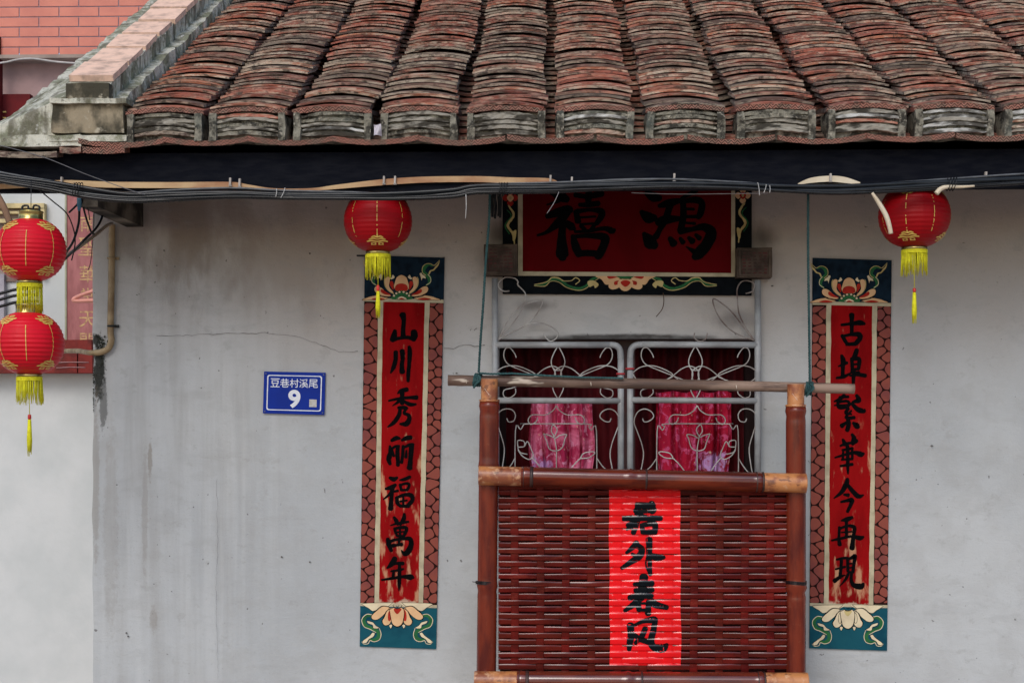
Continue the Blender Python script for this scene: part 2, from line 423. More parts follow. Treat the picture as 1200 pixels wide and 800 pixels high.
zpan = P(600, 166, YE).z + .006
for ci, x in enumerate(px_):
    for r in range(42):
        s = .02 + r*PEX + random.uniform(-.006, .006)
        loc = Vector((x + random.uniform(-.006, .006), YE + .035 + s*SC, zpan + .042 + s*SS))
        rot = (PTP, random.uniform(-.02, .02), random.uniform(-.03, .03))
        if r < 18 and ci < 13: link(pan_m[(r+ci) % 4], 'pan_tile', roof, loc, rot)
        else:
            mtx = Matrix.Translation(loc) @ Euler(rot).to_matrix().to_4x4(); t = pan_g[random.randrange(4)]; n = len(prest.v)
            prest.v += [mtx @ p for p in t.v]; prest.f += [[i+n for i in f] for f in t.f]; prest.m += t.m; prest.sm += t.sm
prest.obj('pan_tile', [M_TILE, M_TEDGE], roof, kind='stuff')

# eave: drip tiles (pans with a pressed zig-zag edge), mortared stacks, cap tiles
def arc_slab(wd, rise, th, dep, seg=14, jit=.0012, seed=0, wtaper=1.0, extra=0):
    """curved slab, front face at local y=0; rise>0 arches up"""
    g = G(); vs = []; rnd = random.Random(seed)
    for (y, zo) in ((0, 0), (0, -th), (dep, -th), (dep, 0)):
        for s in range(seg+1):
            t = s/seg*2-1; e = rnd.uniform(-jit, jit)
            tt = 1 - extra*abs(t)**3
            vs.append((t*wd/2, y+rnd.uniform(-jit, jit), rise*(1-t*t) + zo*tt + e*.6))
    n = seg+1
    g.add(vs, [(n+s, n+s+1, s+1, s) for s in range(seg)], 1, False)
    g.f += [[3*n+s+1, 3*n+s, s, s+1] for s in range(seg)]; g.m += [0]*seg; g.sm += [True]*seg
    g.f += [[n+s+1, n+s, 2*n+s, 2*n+s+1] for s in range(seg)]; g.m += [0]*seg; g.sm += [True]*seg
    g.f += [[0, 3*n, 2*n, n], [seg, n+seg, 2*n+seg, 3*n+seg]]; g.m += [0, 0]; g.sm += [False]*2
    return g
dripx = [2*px_[0]-px_[1]] + px_
for i, x in enumerate(dripx):
    me = arc_slab(sp_*.985, -.014, .016, .26, 16, .0014, i).mesh('drip_tile', [M_TILE, M_ZIG])
    link(me, 'drip_tile', roof, (x+random.uniform(-.003, .003), YE-.018+random.uniform(-.006, .006), zpan+.011+random.uniform(-.003, .003)), (R(12), random.uniform(-.012, .012), 0))
def rough_box(c, d, seed, nx=14, nz=6, amp=.005, tw=.9, crown=.0):
    """mortar lump: subdivided box with an uneven face; narrower at the top"""
    g = G(); rnd = Vector((seed*3.1, seed*1.7, 0)); faces = []
    def sh(p):
        k = (p.z/d[2]+.5); q = Vector((p.x*(1+(tw-1)*k), p.y, p.z + crown*(1-(2*p.x/d[0])**2)*k))
        q += Vector((mnoise.noise(q*18+rnd)*amp*.6, mnoise.noise(q*22+rnd+Vector((9, 0, 0)))*amp, mnoise.noise(q*20-rnd)*amp*.6)); return q + Vector(c)
    hx, hy, hz = d[0]/2, d[1]/2, d[2]/2
    g.grid(lambda a, b: sh(Vector((-hx+2*hx*a, -hy, -hz+2*hz*b))), nx, nz)
    g.grid(lambda a, b: sh(Vector((-hx+2*hx*a, -hy+2*hy*b, hz))), nx, 4)
    g.grid(lambda a, b: sh(Vector((hx-2*hx*a, -hy+2*hy*b, -hz))), nx, 4)
    g.grid(lambda a, b: sh(Vector((hx, -hy+2*hy*a, -hz+2*hz*b))), 4, nz)
    g.grid(lambda a, b: sh(Vector((-hx, hy-2*hy*a, -hz+2*hz*b))), 4, nz)
    g.grid(lambda a, b: sh(Vector((hx-2*hx*a, hy, -hz+2*hz*b))), nx, nz)
    return g
zb0 = zpan + .001; zb1 = zrow - .004
M_LAYER = simple('old_mortar_over_tile', (.30, .28, .235), (.05, .045, .036), 26, .95, .005, 60, (.6, 1, 1.6), lo=.42, hi=.58, detail=8)
M_LAYER2 = simple('pale_mortar_over_tile', (.50, .50, .47), (.09, .085, .075), 22, .95, .005, 60, (.6, 1, 1.6), lo=.42, hi=.6, detail=8)
for i, x in enumerate(cx):
    hh = zb1-zb0
    rough_box((x, YE+.075, (zb0+zb1)/2-.004), (.236, .125, hh), i, nx=22, nz=10, amp=.012, tw=.95, crown=.012).obj('mortar_block', M_MORT, roof)
    for s in (-1, 1):
        rough_box((x+s*.111, YE+.045, (zb0+zb1)/2-.002), (.024, .11, hh+.002), i*2+s, 5, 14, .011, .88).obj('mortar_side', M_MORT, roof)
    nl = 5
    for k in range(nl):
        zz = zb0 + .018 + k*(hh-.012)/nl + random.uniform(-.002, .002)
        me = arc_slab(.212+random.uniform(-.014, .012), .013+random.uniform(-.002, .003), random.uniform(.009, .0135), .11, 14, .0022, i*9+k, extra=.5)
        m_ = random.choice([M_LAYER, M_LAYER, M_MORT, M_LAYER2 if random.random() < .6 else M_TEDGE])
        link(me.mesh('layer_tile', [m_, m_]), 'layer_tile', roof, (x+random.uniform(-.004, .004), YE-.002+random.uniform(-.005, .004), zz), (0, random.uniform(-.02, .02), 0))
    me = arc_slab(.250, .012, .014, .19, 18, .002, i+80).mesh('cap_tile', [M_TILE, M_ZIG])
    link(me, 'cap_tile', roof, (x, YE-.004, zrow+.006), (TP*.6, random.uniform(-.01, .01), 0))

# parapet (verge) at the left: flared plaster body, stepped front, salmon bricks on top
para = []
D = Vector((0, SC, SS))
def front(u, v): return P(u, v, YE)
def sweep(profile, name, mat, s0=0, s1=roof_len, n=26, fl=None, amp=.013):
    g = G(); m = len(profile); vs = []
    for j in range(n+1):
        s = s0+(s1-s0)*j/n
        for k, (u, v) in enumerate(profile):
            p = front(u, v) + D*s
            if fl: p += fl(k, s)
            p += Vector((mnoise.noise(p*14)*amp, 0, mnoise.noise(p*14+Vector((7, 7, 0)))*amp)) + Vector((mnoise.noise(p*40)*amp*.5, 0, mnoise.noise(p*43)*amp*.5))
            vs.append(p)
    fs = [(j*m+k, (j+1)*m+k, (j+1)*m+k+1, j*m+k+1) for j in range(n) for k in range(m-1)]
    g.add(vs, fs, 0, False)
    g.add([vs[k] for k in range(m)], [list(range(m))], 0)
    return g.obj(name, mat, roof)
def flare(k, s):
    if k == 0: return Vector((.24*(1-math.exp(-s*1.1)), 0, .0))
    if k == 1: return Vector((.16*(1-math.exp(-s*1.1)), 0, .0))
    if k == 2: return Vector((.05*(1-math.exp(-s*1.1)), 0, .0))
    return Vector((0, 0, 0))
sweep([(-38, 176), (-30, 160), (30, 132), (70, 118), (143, 120), (146, 164), (-38, 176)][:6] + [(-38, 178)], 'parapet', M_PARA, .03, roof_len, 90, flare)
sweep([(79, 121), (79, 99), (129, 99), (129, 121)], 'parapet_crest', M_PARA, .012, roof_len, 120, amp=.008)
rough_box(front(104, 138)+Vector((0, .02, 0)), (.235, .06, .10), 31, 16, 8, .006, .96).obj('parapet_end', M_PFRONT, roof)
rough_box(front(104, 108)+Vector((0, .012, 0)), (.137, .05, .052), 37, 10, 5, .005, 1).obj('crest_end', M_PFRONT, roof)
rough_box(front(106, 120)+Vector((0, .02, 0)), (.245, .09, .016), 41, 16, 2, .006, 1).obj('parapet_ledge', M_PARA, roof)
rough_box(front(5, 166)+Vector((0, .05, 0)), (.5, .12, .035), 43, 20, 3, .009, 1).obj('parapet_foot', M_PARA, roof)
rough_box(front(104, 163)+Vector((0, .02, 0)), (.25, .07, .02), 47, 16, 3, .005, 1).obj('parapet_foot', M_PARA, roof)
for (u0, u1) in ((-120, -66), (-64, -10), (-8, 68), (71, 96), (98, 147)):
    w_ = (front(u1, 170)-front(u0, 170)).x
    me = arc_slab(w_, -.004, .019, .3, 8, .0015, u1).mesh('drip_tile', [M_TILE, M_TEDGE if u0 < 90 else M_ZIG])
    link(me, 'drip_tile', roof, front((u0+u1)/2, 171.5 + (6 if u0 < 60 else 1))+Vector((0, -.012, 0)), (R(10), R(1.2) if u0 < 70 else 0, 0))
s = .012; k = 0
while s < roof_len-.2:
    L = .215+random.uniform(-.012, .012)
    a = front(79.5, 97.5); b = front(129.5, 97.5)
    c = (a+b)/2 + D*(s+L/2) + Vector((random.uniform(-.005, .005), 0, random.uniform(.001, .009)))
    g = G(); g.box(c, ((b-a).x+random.uniform(-.005, .008), L-.030, .020), rx=PITCH+random.uniform(-.02, .02), rz=random.uniform(-.02, .02))
    g.obj('coping_brick', M_COPE, roof); s += L; k += 1
# litter on the roof
M_LITTER = simple('white_litter', (.6, .58, .62), (.5, .45, .5), 40, .6)
t_ = G(); p0 = P(443, 150, YE-.02)
t_.grid(lambda a, b: P(438+9*a, 146+13*b, YE-.02) + Vector((0, .01*math.sin(a*5+b*3), .002*math.sin(b*9))), 5, 6)
tag(t_.obj('scrap_of_paper', M_LITTER), 'white scrap of paper caught in the eave between two mortared tile stacks', 'litter')

# ------------------------------------------------------------------ neighbour behind at the left
YN = 6.7; YU = 9.0
nb = empty('neighbour_house', P(50, 480, YN), 'neighbouring white house with salmon tiled upper storey and red ledge at far left', 'house')
g = G(); a = P(-420, 196, YN).x; b = P(150, 196, YN).x
zt_ = P(0, 182, YN).z; g.add([(a, YN, 0), (b, YN, 0), (b, YN, zt_), (a, YN, zt_), (a, YU+.1, zt_), (b, YU+.1, zt_)], [(0, 1, 2, 3), (3, 2, 5, 4)]); g.obj('wall', M_WHITE, nb)
ug0 = P(-420, 66, YU); ug1 = P(420, -160, YU); ul = P(-420, 200, YU)
g = G(); g.add([(ug0.x, YU, ug0.z), (ug1.x, YU, ug0.z), (ug1.x, YU, ug1.z+1), (ug0.x, YU, ug1.z+1)], [(0, 1, 2, 3)])
uw = g.obj('upper_wall', M_GROUT, nb)
g = G(); g.add([(ug0.x, YU+.10, zt_), (ug1.x, YU+.10, zt_), (ug1.x, YU+.10, ug0.z), (ug0.x, YU+.10, ug0.z)], [(0, 1, 2, 3)]); g.obj('recessed_wall', M_MAUVE, nb)
g = G(); g.box(((ug0.x+ug1.x)/2, YU+.03, P(50, 66, YU).z-.01), (ug1.x-ug0.x, .14, .022)); g.obj('string_course', simple('grey_trim', (.35, .28, .24), None, 8, .8), nb)
bw = (P(46.6, 30, YU)-P(0, 30, YU)).x; bh = P(0, 0, YU).z - P(0, 11.7, YU).z
brick = G().box((0, -.002, 0), (bw-.007, .005, bh-.007)).mesh('wall_tile', M_SALM)
z00 = P(0, 67.5, YU).z
for r in range(14):
    for k in range(-4, 9):
        xx = P(22.5 + (0 if r % 2 else -23), 60, YU).x + k*bw
        if r > 7 and (k < 0 or k > 7): continue
        link(brick, 'wall_tile', uw, (xx, YU, z00 + (r+.5)*bh))
M_RED = simple('dark_red_cloth', (.13, .012, .014), (.09, .01, .012), 6, .7)
g = G(); a = P(-60, 109, YU); b = P(32, 170, YU)
g.box(((a.x+b.x)/2, YU-.05+.12, (a.z+b.z)/2), (b.x-a.x, .05, a.z-b.z)); g.obj('red_shutter', M_RED, nb)
M_GOLDP = simple('gold_paint', (.62, .42, .12), (.5, .33, .1), 30, .45)
for v in (130, 137): g = G().box(P(0, v, YU)+Vector((0, .04, 0)), (.05, .02, .008)); g.obj('gold_stroke', M_GOLDP, nb)
g = G(); g.tube([P(u, v, YU-.12) for u, v in ((-60, 78), (0, 74), (20, 70), (40, 69), (70, 73), (120, 76))], .006, 6); tag(g.obj('grey_cable', simple('grey_cable', (.5, .48, .46), None, 20, .5)), 'grey cable strung under the salmon tiled storey at far left', 'cable')
g = G(); g.box(P(-30, 110, YU)+Vector((.16, -.1+.1, 0)), (.02, .05, .7)); g.obj('door_edge', M_RED, nb)
# pilaster with gilt characters, gold framed lintel, red ledge
M_DUSTY = simple('dusty_red_paint', (.42, .17, .17), (.31, .12, .12), 25, .8, .002, 50, (1, 1, .3))
g = G(); a = P(81, 226, YN); b = P(150, 404, YN)
g.box(((a.x+b.x)/2, YN-.015, (a.z+b.z)/2), (b.x-a.x, .03, a.z-b.z)); pil = g.obj('red_pilaster', M_DUSTY, nb)
g = G(); g.box((a.x-.004, YN-.018, (a.z+b.z)/2), (.008, .036, a.z-b.z)); g.obj('pilaster_edge', simple('pale_green_edge', (.42, .42, .3), None, 20), nb)
M_GILT = simple('worn_gilt', (.60, .40, .17), (.35, .17, .10), 60, .6)
M_LEDGE = simple('red_painted_brick', (.22, .035, .03), (.13, .028, .025), 16, .75, .003, 50)
g = G(); a = P(-80, 399, YN); b = P(112, 413, YN); g.box(((a.x+b.x)/2, YN-.03, (a.z+b.z)/2), (b.x-a.x, .06, a.z-b.z)); 
led = g.obj('ledge', M_LEDGE, nb)
for (u0, u1) in ((-60, -6), (-5, 50), (51, 91), (92.5, 109)):
    a = P(u0, 414, YN-.1); b = P(u1, 437, YN-.1)
    g = G(); g.box(((a.x+b.x)/2, YN-.055, (a.z+b.z)/2), (b.x-a.x, .11, a.z-b.z)); g.obj('ledge_block', M_LEDGE, led)
g = G(); a = P(60, 428, YN-.111)
for (u0, u1, v) in ((62, 104, 424.5), (66, 100, 430.5)): g.tube([P(u0, v+.4, YN-.1115), P((u0+u1)/2, v-.3, YN-.1115), P(u1, v, YN-.1115)], .0022, 5)
g.obj('chalk_mark', simple('pale_scrape', (.42, .25, .25), None, 20), led)
M_CREAMG = simple('pale_gold_frame', (.72, .58, .28), (.55, .45, .22), 20, .5)
fr = G()
for (u0, v0, u1, v1) in ((-80, 240, 55, 245), (-80, 249, 48, 251.5), (50, 245.2, 55, 325), (-80, 258, 44, 262)):
    a = P(u0, v0, YN); b = P(u1, v1, YN); fr.box(((a.x+b.x)/2, YN-.02, (a.z+b.z)/2), (b.x-a.x, .04 if v0 < 245 else .03, a.z-b.z))
fr.obj('gilt_frame', M_CREAMG, nb)
g = G(); a = P(-80, 246, YN); b = P(49, 330, YN); g.box(((a.x+b.x)/2, YN-.006, (a.z+b.z)/2), (b.x-a.x, .012, a.z-b.z)); g.obj('frame_panel', simple('brown_panel', (.19, .12, .10), (.3, .25, .22), 5, .7), nb)
g = G(); g.tube([P(-12, 215, YN-.15), P(3, 240, YN-.15), P(12, 262, YN-.15)], .016, 6, ex=.5); tag(g.obj('wooden_stick', simple('brown_stick', (.28, .17, .11), None, 12)), 'brown stick leaning behind the upper red lantern', 'stick')
M_BLK = simple('black_rubber', (.006, .007, .008), (.012, .013, .014), 40, .25, spec=.3)
g = G()
for v in (344, 351, 359): g.tube([P(-30, v+8, YN-.2), P(0, v, YN-.2), P(20, v-5, YN-.2), P(45, v-6, YN-.2)], .007, 6)
tag(g.obj('wire_bundle', M_BLK), 'three black wires crossing behind the fringe of the upper lantern', 'wires')
g = G(); a = P(-80, 322, YN); b = P(8, 395, YN); g.box(((a.x+b.x)/2, YN-.02, (a.z+b.z)/2), (b.x-a.x, .03, a.z-b.z)); g.obj('grey_window', simple('bluish_pane', (.20, .18, .24), (.38, .36, .40), 5, .3), nb)
g = G(); g.tube([P(u, v, 6.2) for u, v in ((116, 339), (100, 344), (88, 349), (86, 352), (92, 352.5), (104, 352), (116, 351.5))], .0085, 8)
tag(g.obj('pink_hose', simple('pink_rubber', (.72, .30, .24), (.6, .25, .2), 30, .5)), 'pink hose end looped in front of the dusty red pilaster', 'hose')
# mossy mortar line where the neighbour wall meets the house
g = G()
for i in range(420):
    t = random.random(); v = 394+88*t**1.3; u = 111.5 + 6*math.sin(v*.05) + random.gauss(0, 3.2)+4*(1-abs(t-.4)*2)
    p = P(max(109.5, u), v, YW-.004); s = random.uniform(.001, .005)*(1.1-t*.6)
    q = [p+Vector((random.uniform(-s, s), random.uniform(-s, 0), random.uniform(-s, s)*1.3)) for _ in range(4)]
    g.add(q, [(0,1,2), (0,2,3), (0,3,1), (1,3,2)])
tag(g.obj('black_moss', simple('black_moss', (.02, .022, .016), (.035, .04, .025), 60, .95), kind='stuff'), 'black moss creeping down the corner of the plaster wall', 'moss')

# ------------------------------------------------------------------ brush lettering
def text_mesh(s, size, off=0.0):
    cu = bpy.data.curves.new('t', 'FONT'); cu.body = s; cu.size = size; cu.align_x = 'CENTER'; cu.align_y = 'CENTER'; cu.offset = off; cu.resolution_u = 6
    o = bpy.data.objects.new('t', cu); col.objects.link(o); bpy.context.view_layer.update()
    me = bpy.data.meshes.new_from_object(o.evaluated_get(bpy.context.evaluated_depsgraph_get()))
    bpy.data.objects.remove(o); vs = [v.co.copy() for v in me.vertices]; fs = [list(p.vertices) for p in me.polygons]
    bpy.data.meshes.remove(me)
    if vs:
        cxx = (min(v.x for v in vs)+max(v.x for v in vs))/2; cyy = (min(v.y for v in vs)+max(v.y for v in vs))/2
        vs = [Vector((v.x-cxx, v.y-cyy, 0)) for v in vs]
    return vs, fs
def put_text(g, s, u, v, pxh, Y, off=0.0, sx=1.0, rot=0.0, mi=0):
    vs, fs = text_mesh(s, 1.0, off); h = max(p.y for p in vs)-min(p.y for p in vs); k = pxh/h
    cr, sr = math.cos(rot), math.sin(rot)
    g.add([P(u+(p.x*cr*sx-p.y*sr)*k, v-(p.x*sr*sx+p.y*cr)*k, Y) for p in vs], fs, mi)

def stroke(g, pts, org, scl, mapf, eps0, nac=2, step=1.6, mi=0, rag=.05, seed=0):
    """brush stroke: pts (x, y, width) in local drawing units; mapf(u, v, eps) -> world"""
    q = crom([Vector(p) for p in pts], 6) if len(pts) > 2 else crom([Vector(pts[0]), (Vector(pts[0])+Vector(pts[1]))/2, Vector(pts[1])], 5)
    n = len(q); rows = []
    def off(i):
        a, b = q[max(i-1, 0)], q[min(i+1, n-1)]; t = Vector((b.x-a.x, b.y-a.y)); t = t.normalized() if t.length > 1e-6 else Vector((1, 0)); return t
    t0 = off(0); tn = off(n-1); w0 = max(q[0].z, 1)/2; wn = max(q[-1].z, 1)/2
    for k in (1.0, .85, .5):
        rows.append((q[0].x - t0.x*w0*k*.8, q[0].y-t0.y*w0*k*.8, w0*math.sqrt(max(0.0, 1-k*k))+.02, t0))
    for i in range(n): rows.append((q[i].x, q[i].y, max(q[i].z, 1)/2, off(i)))
    for k in (.5, .85, 1.0):
        rows.append((q[-1].x + tn.x*wn*k*.8, q[-1].y+tn.y*wn*k*.8, wn*math.sqrt(max(0.0, 1-k*k))+.02, tn))
    vs = []
    for j, (x, y, hw, t) in enumerate(rows):
        for k in range(nac+1):
            e = (k/nac*2-1); r = 1 + rag*random.uniform(-1, 1)*(abs(e) == 1) - (.25*rag*4*random.random() if rag > .04 and random.random() < .12 and abs(e) == 1 else 0)
            vs.append(mapf(org[0]+(x - t.y*hw*e*r)/scl, org[1]+(y + t.x*hw*e*r)/scl, eps0))
    m = nac+1
    g.add(vs, [(j*m+k, j*m+k+1, (j+1)*m+k+1, (j+1)*m+k) for j in range(len(rows)-1) for k in range(nac)], mi)
def char(g, strokes, org, scl, mapf, eps=.0005, **k):
    for i, s in enumerate(strokes): stroke(g, s, org, scl, mapf, eps + i*.00006, **k)
def fill(g, pts, org, scl, mapf, eps, mi=0, sub=5, closed=True):
    """smooth closed outline filled flat"""
    q = [Vector((x, y, 0)) for x, y in pts]
    if sub > 1:
        n = len(q); out = []
        for i in range(n):
            p0, p1, p2, p3 = q[i-1], q[i], q[(i+1) % n], q[(i+2) % n]
            for k in range(sub):
                t = k/sub; out.append(.5*((2*p1)+(p2-p0)*t+(2*p0-5*p1+4*p2-p3)*t*t+(3*p1-p0-3*p2+p3)*t**3))
        q = out
    tr = tessellate_polygon([q])
    g.add([mapf(org[0]+p.x/scl, org[1]+p.y/scl, eps) for p in q], [list(t) for t in tr], mi)

A, B, C_, D_ = (430, 350), (430, 440), (430, 500), (430, 600)
E_, F_, G_, H_ = (955, 360), (955, 450), (955, 540), (955, 600)
CH = {
'shan': (A, [[(335,150,52),(345,200,36),(340,280,36),(338,350,40)],[(262,300,30),(256,340,46),(238,385,42)],[(238,388,34),(300,370,26),(380,362,28),(440,380,36)],[(440,310,50),(444,350,54),(438,385,34)]]),
'chuan': (A, [[(270,500,36),(268,570,34),(250,640,34),(222,695,12)],[(330,490,42),(335,560,34),(328,620,34),(330,685,44)],[(395,450,26),(402,500,38),(395,620,30),(388,700,32),(386,770,26)]]),
'xiu': (B, [[(375,130,36),(320,142,32),(288,167,12)],[(205,235,16),(300,215,24),(400,205,26),(466,205,36)],[(330,160,36),(330,260,34)],[(320,220,32),(280,255,20),(240,282,8)],[(340,235,20),(400,268,32),(458,268,18)],[(295,300,24),(350,298,30),(378,305,20)],[(310,300,26),(300,370,32),(250,440,32),(195,480,12)],[(368,310,22),(348,350,24),(390,370,28),(396,410,36),(370,450,42),(312,452,18)]]),
'li': (C_, [[(232,127,26),(275,105,36),(308,108,18)],[(328,125,22),(370,105,36),(412,98,34)],[(215,180,20),(220,240,36),(205,300,40),(217,348,24)],[(225,212,20),(265,182,20),(300,178,20)],[(290,180,30),(285,250,34),(290,310,32),(290,358,30)],[(240,215,12),(250,272,22)],[(340,180,26),(335,250,26),(325,335,24)],[(350,190,18),(400,168,26),(432,165,26)],[(420,170,40),(412,250,38),(405,340,38),(400,384,46)],[(370,220,14),(365,282,26)]]),
'fu': (C_, [[(213,475,22),(250,490,38),(284,474,20)],[(176,580,20),(230,565,36),(268,542,24)],[(250,555,32),(220,620,24),(155,678,10)],[(235,600,30),(228,680,32),(222,765,42)],[(250,605,20),(290,598,20)],[(308,498,14),(350,490,28),(402,468,26)],[(310,540,24),(322,592,22)],[(310,545,18),(370,528,22),(396,545,24),(376,590,22)],[(325,592,20),(375,590,20)],[(280,660,28),(285,710,30),(318,745,20)],[(285,660,22),(350,635,26),(412,640,36),(426,682,32),(382,740,34)],[(308,740,24),(385,742,26)],[(310,697,15),(375,687,15)],[(340,650,17),(340,722,18)]]),
'wan': (D_, [[(252,45,20),(275,80,34),(290,115,20)],[(350,15,22),(345,60,34),(312,112,24)],[(222,122,10),(280,105,18),(340,95,22),(388,88,18)],[(260,150,24),(270,190,24),(285,222,18)],[(265,150,22),(330,140,26),(372,150,28),(356,200,26),(342,225,18)],[(280,185,13),(350,180,13)],[(310,150,15),(310,240,22)],[(280,222,18),(350,220,18)],[(195,250,30),(205,300,38),(228,358,28)],[(210,277,24),(260,257,22),(340,247,24),(400,247,34),(416,290,38),(396,350,46),(356,388,38),(322,356,10)],[(305,240,20),(300,300,20)],[(240,312,30),(290,305,20),(325,300,30)]]),
'nian': (D_, [[(262,432,40),(235,480,42),(188,522,14)],[(222,492,20),(290,475,22),(338,478,30)],[(225,552,14),(300,540,20),(342,530,16)],[(250,545,20),(245,612,24)],[(138,633,16),(240,617,22),(330,602,24),(410,606,46),(434,610,22)],[(305,480,26),(305,600,30),(302,680,26),(300,738,5)]]),
'gu': (E_, [[(250,165,22),(340,155,26),(420,145,42),(465,155,22)],[(345,70,42),(345,130,34),(345,250,28)],[(255,265,28),(280,310,30),(305,345,24)],[(265,270,22),(340,255,26),(410,255,42),(422,290,40),(382,340,34)],[(295,347,26),(380,342,32)]]),
'bu': (E_, [[(250,452,20),(265,500,36),(262,560,28),(260,650,26)],[(222,552,12),(300,520,22)],[(203,662,16),(270,650,24),(330,620,14)],[(392,400,30),(375,450,32),(348,482,16)],[(345,480,24),(350,570,24),(345,612,20)],[(350,490,20),(400,480,28),(416,500,28),(410,570,24)],[(355,535,14),(405,530,14)],[(355,582,18),(410,577,20)],[(328,642,12),(400,630,24),(472,640,28)],[(368,590,24),(362,650,26),(360,712,20)],[(355,612,12),(415,605,14)]]),
'fan': (F_, [[(275,108,28),(230,140,24),(182,162,12)],[(230,122,18),(312,118,20)],[(212,170,18),(228,215,28),(292,217,20)],[(220,168,18),(300,158,20),(322,185,20),(302,220,18)],[(182,198,10),(335,190,13)],[(390,105,22),(412,150,34),(362,165,20),(338,187,10)],[(345,180,20),(400,235,34),(455,250,32),(468,232,8)],[(312,228,24),(290,270,22),(342,280,13)],[(342,248,13),(290,312,20),(368,312,24)],[(252,390,32),(302,350,12)],[(310,320,28),(315,380,32),(303,432,28)],[(358,362,18),(395,390,42),(408,378,16)]]),
'hua': (F_, [[(262,518,18),(282,562,34)],[(238,577,14),(300,555,20),(392,545,12)],[(348,470,20),(366,510,34),(350,552,26)],[(388,528,30),(350,562,20)],[(188,687,12),(280,660,18),(370,640,24),(430,655,38),(458,648,16)],[(305,580,26),(308,680,24),(308,780,22),(310,838,12)],[(258,617,16),(352,600,20)],[(265,620,14),(262,700,18)],[(350,605,16),(350,690,18)],[(250,707,14),(352,700,17)],[(240,765,16),(350,750,22)]]),
'jin': (G_, [[(305,170,30),(295,210,38),(250,290,32),(178,348,10)],[(305,220,26),(360,290,36),(410,330,36),(455,318,12)],[(273,313,18),(312,318,32)],[(245,382,18),(300,370,26),(345,365,38),(335,410,30),(305,473,24)]]),
'zai': (H_, [[(248,77,14),(300,65,36),(348,48,26)],[(295,70,26),(295,220,24)],[(230,140,24),(225,240,24),(232,302,34)],[(235,152,20),(300,127,22),(350,130,28),(372,150,30),(362,220,28),(348,335,42)],[(250,187,13),(350,180,13)],[(158,263,16),(240,245,22),(340,225,22),(420,240,38),(454,228,18)]]),
'xian': (H_, [[(203,442,16),(260,430,22),(310,425,16)],[(250,430,26),(245,500,26),(235,612,26)],[(193,532,14),(282,510,20)],[(183,642,34),(240,602,24),(284,588,10)],[(305,430,24),(310,550,24)],[(315,437,18),(355,420,30),(377,408,30),(366,480,26),(355,560,26)],[(315,482,12),(360,477,12)],[(315,520,12),(360,515,12)],[(315,560,15),(355,555,15)],[(315,567,20),(290,622,22),(232,692,6)],[(345,560,24),(340,630,26),(365,682,36),(430,692,48),(454,668,22)]]),
}
K1, K2, S7 = (600, 215), (730, 215), 7.27
XI = (K1, [[(340,70,50),(420,112,76),(468,138,50)],[(400,150,28),(298,182,12)],[(300,280,40),(380,250,64),(478,222,62),(500,236,40)],[(480,250,40),(400,330,66),(300,412,30),(218,442,20)],[(435,320,50),(425,450,62),(428,600,96),(430,635,60)],[(468,340,50),(508,370,62),(532,388,30)],
  [(540,98,40),(640,112,36),(762,86,54)],[(655,50,50),(650,182,46)],[(576,182,30),(650,182,40),(734,170,42)],[(545,240,40),(562,322,50)],[(550,240,40),(660,225,28),(752,236,50),(764,272,50),(722,340,38)],[(570,290,18),(710,283,18)],[(582,348,18),(700,342,18)],[(588,362,34),(622,392,28)],[(704,352,30),(668,400,28)],[(536,412,22),(650,405,28),(780,384,34),(850,402,52),(874,396,26)],
  [(520,450,40),(540,530,60),(572,602,60)],[(530,452,30),(650,445,38),(782,455,60),(792,500,62),(752,592,62),(730,620,60)],[(560,600,48),(640,592,48),(740,602,50)]])
HONG = (K2, [[(200,82,40),(258,115,74),(312,126,48)],[(158,243,36),(215,290,84),(272,292,50)],[(180,428,36),(235,500,106),(272,530,62)],[(282,452,50),(332,368,26)],[(308,192,30),(390,170,60),(476,148,40)],[(405,180,50),(372,280,50)],[(298,334,56),(360,310,70),(474,300,40)],[(352,330,50),(288,432,34)],
  [(628,62,30),(560,95,32),(508,122,22)],[(510,130,44),(515,280,50),(490,400,50)],[(520,152,34),(620,140,50),(672,170,50),(662,250,50),(640,288,40)],[(545,218,20),(602,220,24)],[(530,283,24),(640,283,30)],[(530,335,18),(612,342,24)],[(490,404,60),(590,390,38),(690,372,60),(752,422,84),(712,520,84),(642,600,84),(610,628,52)],[(538,538,10),(622,590,50)],[(400,468,38),(432,512,62)],[(488,468,28),(512,502,42)],[(560,462,30),(592,492,52)],[(620,438,28),(652,466,42)]])
Q1, Q2 = (705, 570), (705, 670)
